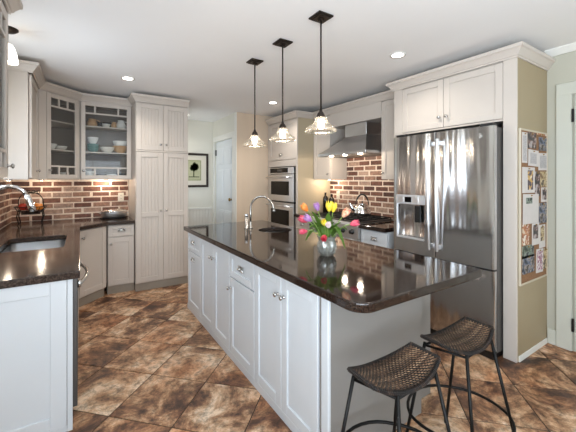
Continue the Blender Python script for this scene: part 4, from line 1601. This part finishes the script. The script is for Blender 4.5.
def collage_mat(name, cols, scale=18):
    m, nt, b, N, L = new_mat(name)
    tc = N.new('ShaderNodeTexCoord')
    vo = N.new('ShaderNodeTexNoise')
    vo.inputs['Scale'].default_value = scale
    vo.inputs['Detail'].default_value = 2
    L.new(tc.outputs['Object'], vo.inputs['Vector'])
    cr = N.new('ShaderNodeValToRGB')
    cr.color_ramp.interpolation = 'CONSTANT'
    el = cr.color_ramp.elements
    while len(el) < len(cols):
        el.new(0.5)
    for i, c in enumerate(cols):
        el[i].position = 0.0 if i == 0 else 0.36 + 0.28 * i / len(cols)
        el[i].color = rgb(*c)
    L.new(vo.outputs['Fac'], cr.inputs[0])
    L.new(cr.outputs[0], b.inputs['Base Color'])
    b.inputs['Roughness'].default_value = 0.45
    return m


PH = {'dark': collage_mat('photo_dark', [(30, 28, 32), (58, 48, 48), (120, 92, 84), (168, 160, 160)]),
      'tan': collage_mat('photo_tan', [(116, 92, 62), (170, 146, 106), (196, 178, 142), (90, 78, 60)]),
      'orange': collage_mat('photo_orange', [(206, 186, 164), (186, 128, 86), (150, 84, 52), (220, 210, 196)]),
      'blue': collage_mat('photo_blue', [(40, 44, 54), (92, 104, 128), (150, 140, 132), (60, 52, 48)]),
      'floral': collage_mat('photo_floral', [(216, 206, 208), (172, 110, 132), (120, 72, 100), (226, 218, 216)], 30),
      'green': collage_mat('photo_green', [(34, 40, 34), (84, 98, 78), (128, 138, 128), (40, 40, 44)])}
LAY = {}


def pinned(kind, label, x0, y0, x1, y1, m, tilt=0.0, layer=0, inset=None, im=None, cat='note'):
    xa, za = on_board(x0, y0)
    xb, zb = on_board(x1, y1)
    zt_, _ = None, None
    cx_, cz_ = (xa + xb) / 2, (za + zb) / 2
    w, h = abs(xb - xa), abs(za - zb)
    yy = CY - 0.0115 - 0.0018 * layer
    t = thing(kind, label, cat, (cx_, yy, cz_), 0, 'papers on the cork board')
    t.rotation_euler = (0, math.radians(tilt), 0)
    sh = MB().box(-w / 2, w / 2, -0.0012, 0, -h / 2, h / 2).build('sheet', m, t)
    if inset:
        a, b, c, d = inset
        MB().box(-w / 2 + a * w, -w / 2 + b * w, -0.0016, -0.0012, -h / 2 + c * h, -h / 2 + d * h).build('picture', im, sh)
    MB().lathe([(0, 0), (0.006, 0), (0.006, 0.004), (0.003, 0.006), (0.004, 0.010), (0, 0.011)], 10, mtx=Matrix.Translation((0, -0.0018, h / 2 - 0.012)) @ Matrix.Rotation(PI / 2, 4, 'X')).build('pin', M['brass'], t, True)
    return t


lines = mat('faint_print', rgb(176, 172, 172), 0.8, var=0.25, scale=160, stretch=(0.3, 1, 1))
W = M['paper']
pinned('pinned_list', 'long white list at the upper left of the cork board', 520.3, 132, 525.6, 163, W, 0, 0, (0.15, 0.85, 0.06, 0.9), lines, 'note')
pinned('pinned_photo', 'dark photo at the top left of the board', 526, 132, 534.5, 149, PH['dark'], 0, 0, cat='photo')
pinned('pinned_photo', 'dark framed photo at the top right of the board', 537, 137, 545.8, 151.5, PH['blue'], 0, 0, cat='photo')
pinned('pinned_photo', 'orange photo strip along the top edge of the board', 534.8, 132.5, 544.5, 136.4, PH['orange'], 0, 1, cat='photo')
pinned('pinned_note', 'white note pinned left of its twin below the top photos', 526, 149.5, 536.2, 166.5, W, 2, 2, (0.2, 0.8, 0.15, 0.8), lines)
pinned('pinned_note', 'white note pinned right of its twin below the top photos', 536.4, 152.8, 545.8, 170.5, W, -1, 1, (0.15, 0.85, 0.12, 0.85), lines)
pinned('pinned_card', 'white card with a purple round picture, left side', 520.2, 167, 532.8, 192.5, W, 0, 1, (0.42, 0.85, 0.12, 0.88), collage_mat('card_figure', [(216, 208, 196), (196, 158, 84), (84, 66, 80), (66, 52, 66)], 12), 'card')
pinned('pinned_photo', 'narrow dark photo beside the purple-picture card', 533.2, 171.5, 538.2, 196, PH['dark'], 0, 0, cat='photo')
pinned('pinned_photo', 'tan photo right of the narrow dark photo', 538.6, 171.5, 545.4, 186.5, PH['tan'], 0, 0, cat='photo')
pinned('pinned_photo', 'small white-bordered dark photo at the right edge of the board', 539.4, 187.5, 545.6, 201.5, W, 1, 0, (0.2, 0.85, 0.15, 0.85), PH['dark'], 'photo')
pinned('pinned_letter', 'large white letter with a small dark green rectangle', 520.6, 194.5, 536.4, 222, W, 1, 2, (0.18, 0.58, 0.68, 0.88), PH['green'], 'letter')
pinned('pinned_photo', 'dark blue photo right of the large white letter', 537.2, 203, 545.2, 222, PH['blue'], 0, 0, cat='photo')
pinned('pinned_photo', 'orange and white photo below the large letter', 520.6, 224, 527.4, 244, PH['orange'], 2, 0, cat='photo')
pinned('pinned_photo', 'white-bordered dark photo below the dark blue photo', 530, 223.5, 537.2, 243.5, W, 0, 1, (0.15, 0.85, 0.28, 0.92), PH['dark'], 'photo')
pinned('pinned_card', 'white card with tan picture, right of the bordered photo', 537.4, 225, 543.6, 246.5, W, 0, 0, (0.2, 0.85, 0.3, 0.92), PH['tan'], 'card')
pinned('pinned_photo', 'dark green photo strip above the lowest photos', 520.4, 246.5, 532.2, 255.5, PH['green'], 0, 0, cat='photo')
pinned('pinned_photo', 'blue and brown photo at the lower left of the board', 520.4, 257, 532.6, 270.5, PH['blue'], 0, 0, cat='photo')
pinned('pinned_card', 'white card with a purple floral picture, low on the board', 534.2, 249.5, 541.2, 270.5, W, 2, 1, (0.15, 0.9, 0.1, 0.92), PH['floral'], 'card')
pinned('pinned_photo', 'dark tan photo right of the floral card', 541.4, 248.5, 546.4, 267, PH['tan'], 0, 0, cat='photo')

# ---------------------------------------------------------------- range wall
BX = 2.765                       # base fronts
UX = 3.11                        # upper fronts
RG0, RG1 = 2.695, 3.680          # range, near and far side
t = thing('range_side_cabinet', 'white base cabinet with drawers between the range and the fridge', 'cabinet', (BX, RG0 - 0.003, 0), RM90)
w = RG0 - 0.003 - SURY - 0.003
carcass(t, w, XR - BX - 0.003, 0.10, CB - 0.002, PA_DAY)
for a, b in ((0.690, CB - 0.012), (0.41, 0.68), (0.115, 0.40)):
    dd = shaker(t, 0.004, w - 0.004, a, b, PA_DAY, 'drawer', 0.03 if a > 0.6 else 0.05)
    cup_pull(dd, w / 2 + 0.01, (a + b) / 2 - 0.012)
toe(t, w, 0.68)
tag(slab('range_worktop', [(BX - 0.032, SURY + 0.003), (XR - 0.022, SURY + 0.003), (XR - 0.022, RG0 - 0.003), (BX - 0.032, RG0 - 0.003)], [], CB - 0.001, CT, 0.005, M['granite']), 'short brown granite worktop between range and fridge', 'worktop')
t = thing('range_side_cabinet', 'cream base cabinet between the range and the oven tower, hidden behind the tulips', 'cabinet', (BX, 4.045, 0), RM90)
w = 4.045 - RG1 - 0.003
carcass(t, w, XR - BX - 0.003, 0.10, CB - 0.002, PA)
dd = shaker(t, 0.004, w - 0.004, 0.690, CB - 0.012, PA, 'drawer', 0.03)
cup_pull(dd, w / 2, 0.765)
dd = shaker(t, 0.004, w - 0.004, 0.115, 0.68, PA)
knob(dd, w - 0.04, 0.60)
toe(t, w, 0.68)
tag(slab('range_worktop', [(BX - 0.032, RG1 + 0.003), (XR - 0.022, RG1 + 0.003), (XR - 0.022, 4.045), (BX - 0.032, 4.045)], [], CB - 0.001, CT, 0.005, M['granite']), 'brown granite worktop under the dark bottles', 'worktop')

t = thing('kitchen_range', 'stainless range with black knobs and cast-iron grates under the hood', 'range', (BX - 0.035, RG1 - 0.001, 0), RM90)
w = RG1 - RG0 - 0.002
MB().box(0, w, 0.03, 0.70, 0.10, 0.905, 0.003).build('body', M['steel_flat'], t)
MB().box(0.01, w - 0.01, 0.08, 0.68, 0, 0.099).build('toe_kick', M['black'], t)
cp = MB().prism_axis([(0.03, 0.735), (0.0, 0.745), (0.006, 0.885), (0.03, 0.917), (0.70, 0.917), (0.70, 0.906), (0.031, 0.906)], 0, w, 'x').build('control_panel', M['steel_flat'], t)
for k in range(6):
    kx = 0.10 + (w - 0.20) * k / 5
    mtx = Matrix.Translation((kx, 0.004, 0.815)) @ Matrix.Rotation(PI / 2, 4, 'X')
    MB().lathe([(0, 0), (0.034, 0), (0.034, 0.004), (0.026, 0.006), (0.025, 0.034), (0.020, 0.040), (0, 0.040)], 20, mtx=mtx).build('knob', M['black'], t, True)
od = MB().box(0.01, w - 0.01, 0.0, 0.029, 0.20, 0.725, 0.004).build('oven_door', M['steel_flat'], t)
MB().box(0.16, w - 0.16, -0.002, 0.0, 0.32, 0.60).build('window', M['black_glass'], od)
MB().tube([(0.06, -0.05, 0.68), (w - 0.06, -0.05, 0.68)], 0.013, 12).box(0.07, 0.09, -0.05, 0.0, 0.668, 0.692, 0.003).box(w - 0.09, w - 0.07, -0.05, 0.0, 0.668, 0.692, 0.003).build('handle', M['steel_flat'], od, True)
MB().box(0.02, w - 0.02, 0.06, 0.66, 0.9175, 0.925, 0.002).build('cooktop_pan', M['black'], t)
for k in range(3):
    gx0 = 0.03 + (w - 0.06) / 3 * k
    gx1 = gx0 + (w - 0.06) / 3 - 0.008
    mb = MB()
    for xx in (gx0, (gx0 + gx1) / 2 - 0.006, gx1 - 0.012):
        mb.box(xx, xx + 0.012, 0.08, 0.64, 0.940, 0.954, 0.002)
    for yy in (0.08, 0.21, 0.35, 0.49, 0.628):
        mb.box(gx0, gx1, yy, yy + 0.012, 0.938, 0.953, 0.002)
    for xx in (gx0, gx1 - 0.012):
        for yy in (0.08, 0.628):
            mb.box(xx, xx + 0.012, yy, yy + 0.012, 0.9255, 0.940)
    mb.build('grate', M['cast'], t)
    for yy in (0.22, 0.50):
        MB().lathe([(0, 0.9255), (0.045, 0.9255), (0.042, 0.934), (0, 0.936)], 18, c=((gx0 + gx1) / 2, yy, 0)).build('burner', M['cast'], t, True)

# kettle
t = thing('tea_kettle', 'polished steel kettle with a black arched handle on the back of the range', 'kettle', (3.25, 3.13, 0.9545))
t.scale = (1.1, 1.1, 1.12)
MB().lathe([(0, 0), (0.098, 0), (0.106, 0.008), (0.108, 0.03), (0.098, 0.075), (0.072, 0.112), (0.045, 0.130), (0, 0.134)], 32).build('body', M['chrome'], t, True)
MB().lathe([(0, 0.134), (0.045, 0.131), (0.046, 0.136), (0.03, 0.145), (0, 0.147)], 22).build('lid', M['chrome'], t, True)
MB().lathe([(0, 0.146), (0.006, 0.147), (0.012, 0.158), (0.009, 0.168), (0, 0.170)], 14).build('knob', M['black'], t, True)
sp = -RI_
MB().tube([tuple(sp * 0.085 + Vector((0, 0, 0.055))), tuple(sp * 0.125 + Vector((0, 0, 0.085))), tuple(sp * 0.145 + Vector((0, 0, 0.125))), tuple(sp * 0.158 + Vector((0, 0, 0.150)))], 0.02, 12, radii=[0.026, 0.021, 0.016, 0.013]).build('spout', M['chrome'], t, True)
hpts = []
for k in range(15):
    a = PI * (0.04 + 0.92 * k / 14)
    hpts.append(tuple(RI_ * (0.082 * math.cos(a)) + Vector((0, 0, 0.105 + 0.145 * math.sin(a)))))
MB().tube(hpts, 0.0085, 10, radii=[0.006] * 3 + [0.0105] * 9 + [0.006] * 3).build('handle', M['black'], t, True)

# bottles
for lb, x, y, h_, r in (('dark glass bottle nearer the oven tower', 3.26, 3.925, 0.32, 0.042), ('dark glass bottle nearer the wall outlet', 3.30, 3.825, 0.30, 0.042)):
    t = thing('oil_bottle', lb, 'bottle', (x, y, CT), 0, 'bottles beside the range')
    MB().lathe([(0, 0), (r, 0), (r, h_ * 0.70), (r * 0.85, h_ * 0.77), (r * 0.38, h_ * 0.84), (r * 0.36, h_ * 0.95), (0, h_ * 0.95)], 20).build('body', M['bottle'], t, True)
    MB().lathe([(0, h_ * 0.951), (r * 0.40, h_ * 0.951), (r * 0.40, h_), (0, h_)], 14).build('cap', M['black'], t, True)

# uppers on the range wall
t = thing('range_upper_cabinet', 'cream wall cabinet between the hood and the oven tower', 'cabinet', (UX, 4.045, 0), RM90)
wl = 4.045 - 3.640
carcass(t, wl, XR - UX - 0.022, UB, 2.405, PA)
dd = shaker(t, 0.004, wl - 0.004, UB + 0.004, 2.393, PA)
knob(dd, wl - 0.036, 1.52)
crown([(0.0, 0), (wl, 0)], 2.40, t, PA)
t = thing('range_upper_cabinet', 'narrow cream wall cabinet between the hood and the fridge', 'cabinet', (UX, 2.680, 0), RM90)
wr = 2.680 - SURY - 0.003
carcass(t, wr, XR - UX - 0.022, UB, 2.405, PA)
dd = shaker(t, 0.004, wr - 0.004, UB + 0.004, 2.393, PA)
knob(dd, 0.036, 1.52)
crown([(0.0, 0), (wr, 0)], 2.40, t, PA)
t = thing('hood_valance', 'plain cream panel bridging the wall cabinets above the hood', 'panel', (UX, 3.638, 0), RM90)
wv = 3.638 - 2.682
MB().box(0, wv, 0.0, 0.30, 2.205, 2.405, 0.002).build('panel', PA, t)
crown([(0.0, 0), (wv, 0)], 2.40, t, PA)

# hood
HY0, HY1 = 2.700, 3.620
t = thing('range_hood', 'stainless chimney range hood with flared canopy above the range', 'range hood', (2.860, HY1, 1.765), RM90)
hw = HY1 - HY0
hd_ = XR - 0.022 - 2.860
mb = MB()
mb.box(0, hw, 0, hd_, 0.0, 0.035, 0.002)
dw0, dw1, dd0 = hw / 2 - 0.20, hw / 2 + 0.20, hd_ - 0.30
n = 10
secs = []
for k in range(n + 1):
    u = k / n
    e = u ** 1.0
    zz = 0.035 + 0.235 * (0.85 * u + 0.15 * u * u)
    secs.append((0.004 + (dw0 - 0.004) * e, hw - 0.004 + (dw1 - hw + 0.004) * e, 0.004 + (dd0 - 0.004) * e, hd_ - 0.001, zz))
bm = mb.bm
rs = [[bm.verts.new(p) for p in ((a, c, z), (b, c, z), (b, d, z), (a, d, z))] for a, b, c, d, z in secs]
for A, B in zip(rs[:-1], rs[1:]):
    for i in range(4):
        bm.faces.new((A[i], A[(i + 1) % 4], B[(i + 1) % 4], B[i]))
bm.faces.new(rs[0])
bm.faces.new(rs[-1])
smooth_angle(mb.build('canopy', M['steel_flat'], t), 25)
MB().box(dw0, dw1, dd0, hd_ - 0.001, 0.2705, 0.438, 0.002).build('duct_cover', M['steel_flat'], t)
MB().box(0.03, hw - 0.03, 0.03, hd_ - 0.03, -0.004, -0.0005).build('filter', M['steel_dark'], t)
for k in range(3):
    hx, hy = hw * (0.2 + 0.3 * k), 0.10
    MB().lathe([(0, -0.0045), (0.03, -0.0045), (0.03, -0.008), (0, -0.008)], 18, c=(hx, hy, 0)).build('lamp_lens', M['puck'], t)
    l = lamp('hood_glow', (hx, hy, -0.03), 2.6, WARM, 0.03)
    l.parent = t
puck(3.29, 3.87, UB - 0.0005, 2.2, 'puck light under the cabinet between hood and oven tower')

# ---------------------------------------------------------------- oven tower
OX = 2.80
OY0, OY1 = 4.052, 4.960
t = thing('oven_tower_cabinet', 'tall cream cabinet around the double wall oven', 'cabinet', (OX, OY1, 0), RM90)
w = OY1 - OY0
OD = XR - OX - 0.003
MB().box(0, 0.02, 0, OD, 0, 2.405, 0.001).build('side_panel', PA, t)
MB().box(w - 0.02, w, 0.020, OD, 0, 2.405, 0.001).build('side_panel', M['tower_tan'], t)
MB().box(0.02, 0.052, 0, 0.02, 0, 2.405, 0.001).build('front_stile', PA, t)
MB().box(w - 0.036, w, 0, 0.019, 0, 2.405, 0.001).build('front_stile', PA, t)
MB().box(0.0205, w - 0.0205, 0.025, OD, 1.655, 2.405).build('upper_body', PA, t)
MB().box(0.0205, w - 0.0205, 0.025, OD, 0.10, 0.40).build('lower_body', PA, t)
dd = slab_front(t, 0.0525, w - 0.0365, 1.652, 1.752, PA, 'rail')
dd = shaker(t, 0.0525, w - 0.0365, 1.764, 2.385, PA)
cup_pull(dd, w / 2 - 0.03, 1.84)
dd = shaker(t, 0.0525, w - 0.0365, 0.115, 0.395, PA, 'drawer')
cup_pull(dd, w / 2, 0.26)
crown([(0.0, 0), (w, 0), (w, 0.30)], 2.40, t, PA)
MB().box(0.052, w - 0.036, 0.06, 0.60, 0, 0.099).build('toe_kick', M['toe'], t)

t = thing('double_wall_oven', 'stainless double wall oven with two dark glass doors', 'oven', (OX - 0.020, OY1 - 0.056, 0), RM90)
w = 0.785
MB().box(0.01, w - 0.01, 0.045, 0.60, 0.41, 1.640, 0.003).build('body', M['black'], t)
cpn = MB().box(0, w, 0.0, 0.044, 1.535, 1.638, 0.003).build('control_panel', M['steel_flat'], t)
MB().box(0.06, w - 0.16, -0.002, 0.0, 1.550, 1.628).build('display', M['black_glass'], cpn)
MB().box(0.30, 0.45, -0.003, -0.002, 1.572, 1.606).build('readout', M['steel_dark'], cpn)
for z0, z1 in ((1.085, 1.525), (0.46, 1.060)):
    od = MB().box(0, w, 0.0, 0.044, z0, z1, 0.004).build('door', M['steel_flat'], t)
    MB().box(0.09, w - 0.13, -0.002, 0.0, z0 + (0.10 if z0 > 1 else 0.06), z1 - 0.115).build('window', M['black_glass'], od)
    MB().tube([(0.03, -0.055, z1 - 0.05), (w - 0.03, -0.055, z1 - 0.05)], 0.013, 12).box(0.05, 0.075, -0.055, 0.0, z1 - 0.063, z1 - 0.037, 0.003).box(w - 0.075, w - 0.05, -0.055, 0.0, z1 - 0.063, z1 - 0.037, 0.003).build('handle', M['steel_flat'], od, True)
MB().box(0, w, 0.005, 0.044, 1.0625, 1.0825).build('vent_strip', M['black'], t)

# ---------------------------------------------------------------- stools
def make_stool(label):
    t = thing('counter_stool', label, 'stool', (0, 0, 0), 0, 'woven counter stools')
    hx, hy = 0.196, 0.072
    zt = 0.636

    def S(u, v):
        """u,v in -1..1 over the saddle seat"""
        x = u * hx * (1 + 0.0 * v)
        half = hy + 0.034 * (1 - u * u)
        y = v * half
        z = zt + 0.026 * abs(u) ** 2.2 - 0.012 * (1 - u * u) - 0.008 * v * v * (1 - u * u)
        return Vector((x, y, z))
    mb = MB()
    bm = mb.bm
    nx, ny = 40, 21

    def strand(fn, n, wid, th, phase, amp, mi):
        prev = None
        f0 = len(bm.faces)
        for i in range(n + 1):
            s = -1 + 2 * i / n
            p, side = fn(s)
            off = amp * math.cos(phase + i * PI * wk / n)
            c = p + Vector((0, 0, off))
            ring = [bm.verts.new(c + side * wid + Vector((0, 0, -th))), bm.verts.new(c + side * wid * 0.7 + Vector((0, 0, th))), bm.verts.new(c - side * wid * 0.7 + Vector((0, 0, th))), bm.verts.new(c - side * wid + Vector((0, 0, -th)))]
            if prev:
                for k in range(4):
                    bm.faces.new((prev[k], prev[(k + 1) % 4], ring[(k + 1) % 4], ring[k]))
            else:
                bm.faces.new(ring)
            prev = ring
        bm.faces.new(list(reversed(prev)))
        bm.faces.ensure_lookup_table()
        for f_ in bm.faces[f0:]:
            f_.material_index = mi
    for j in range(ny):
        v = -0.95 + 1.90 * j / (ny - 1)
        wk = nx
        strand(lambda s, v=v: (S(s, v), Vector((0, 1, 0))), nx * 2, 0.0030, 0.0018, PI * (j % 2), 0.0024, 1)
    for i in range(nx):
        u = -0.97 + 1.94 * i / (nx - 1)
        wk = ny
        strand(lambda s, u=u: (S(u, s), Vector((1, 0, 0))), ny * 2, 0.0046, 0.0022, PI * (i % 2) + PI, 0.0028, 0)
    seat = mb.build('woven_seat', M['weave_dark'], t)
    seat.data.materials.append(M['weave'])
    # braided rim wound round the edge
    rim = []
    for k in range(24):
        rim.append(S(-1 + 2 * k / 24, -1))
    for k in range(10):
        rim.append(S(1, -1 + 2 * k / 10))
    for k in range(24):
        rim.append(S(1 - 2 * k / 24, 1))
    for k in range(10):
        rim.append(S(-1, 1 - 2 * k / 10))
    MB().tube([tuple(p) for p in rim], 0.0062, 8, closed=True).build('seat_rim', M['iron'], t, True)
    mb = MB()
    nn = len(rim)
    for k in range(nn * 2):
        a = rim[(k // 2) % nn]
        b = rim[(k // 2 + 1) % nn]
        p = a if k % 2 == 0 else (a + b) / 2
        d = (b - a).normalized()
        side = d.cross(Vector((0, 0, 1))).normalized()
        pts = []
        for q in range(9):
            ang = 2 * PI * q / 8
            pts.append(tuple(p + side * (0.0078 * math.cos(ang)) + Vector((0, 0, 0.0078 * math.sin(ang))) + d * (0.006 * q / 8)))
        mb.tube(pts, 0.0022, 5)
    mb.build('braided_edge', M['weave_dark'], seat, True)
    tops = {(-1, 1): (-0.165, 0.075), (1, 1): (0.125, 0.080), (1, -1): (0.150, -0.085), (-1, -1): (-0.105, -0.100)}
    feet = {(-1, 1): (-0.245, 0.155), (1, 1): (0.195, 0.185), (1, -1): (0.235, -0.19), (-1, -1): (-0.135, -0.165)}
    at_ring = []
    for key in ((-1, 1), (1, 1), (1, -1), (-1, -1)):
        a, b = Vector(tops[key] + (0.622,)), Vector(feet[key] + (0.006,))
        u = (0.622 - 0.245) / (0.622 - 0.006)
        at_ring.append(a.lerp(b, u))
        lg = MB().tube([tuple(a), tuple(b)], 0.0078, 10).build('leg', M['iron'], t, True)
        MB().lathe([(0, -0.0055), (0.010, -0.0055), (0.011, 0.006), (0, 0.008)], 12, c=tuple(b)).build('foot_cap', M['black'], lg, True)
    # seat support bars under the weave
    mb = MB()
    for (p, q) in (((-1, 1), (-1, -1)), ((1, 1), (1, -1)), ((-1, 1), (1, 1)), ((-1, -1), (1, -1))):
        mb.tube([tops[p] + (0.608,), tops[q] + (0.608,)], 0.006, 8)
    mb.build('seat_frame', M['iron'], t, True)
    # footrest ring bowed outwards between the legs
    pts = []
    cen = sum(at_ring, Vector()) / 4
    for k in range(4):
        a, b = at_ring[k], at_ring[(k + 1) % 4]
        for i in range(10):
            u = i / 10
            aa = math.atan2(a.y - cen.y, a.x - cen.x)
            ba = math.atan2(b.y - cen.y, b.x - cen.x)
            dA = (ba - aa + PI) % (2 * PI) - PI
            ra, rb = (a - cen).length, (b - cen).length
            an = aa + dA * u
            r = ra + (rb - ra) * u
            pts.append((cen.x + r * math.cos(an), cen.y + r * math.sin(an), 0.245))
    MB().tube(pts, 0.0075, 8, closed=True).build('footrest', M['iron'], t, True)
    return t


st = make_stool('black stool with woven cane saddle seat in front of the fridge')
st.location = (1.618, 0.896, 0)
st.rotation_euler = (0, 0, -0.015)
s2_ = copy_tree(st)
s2_.location = (1.118, 0.888, 0)
s2_.rotation_euler = (0, 0, -0.03)
s2_['label'] = 'black stool with woven cane saddle seat against the grey island end, nearer the camera'
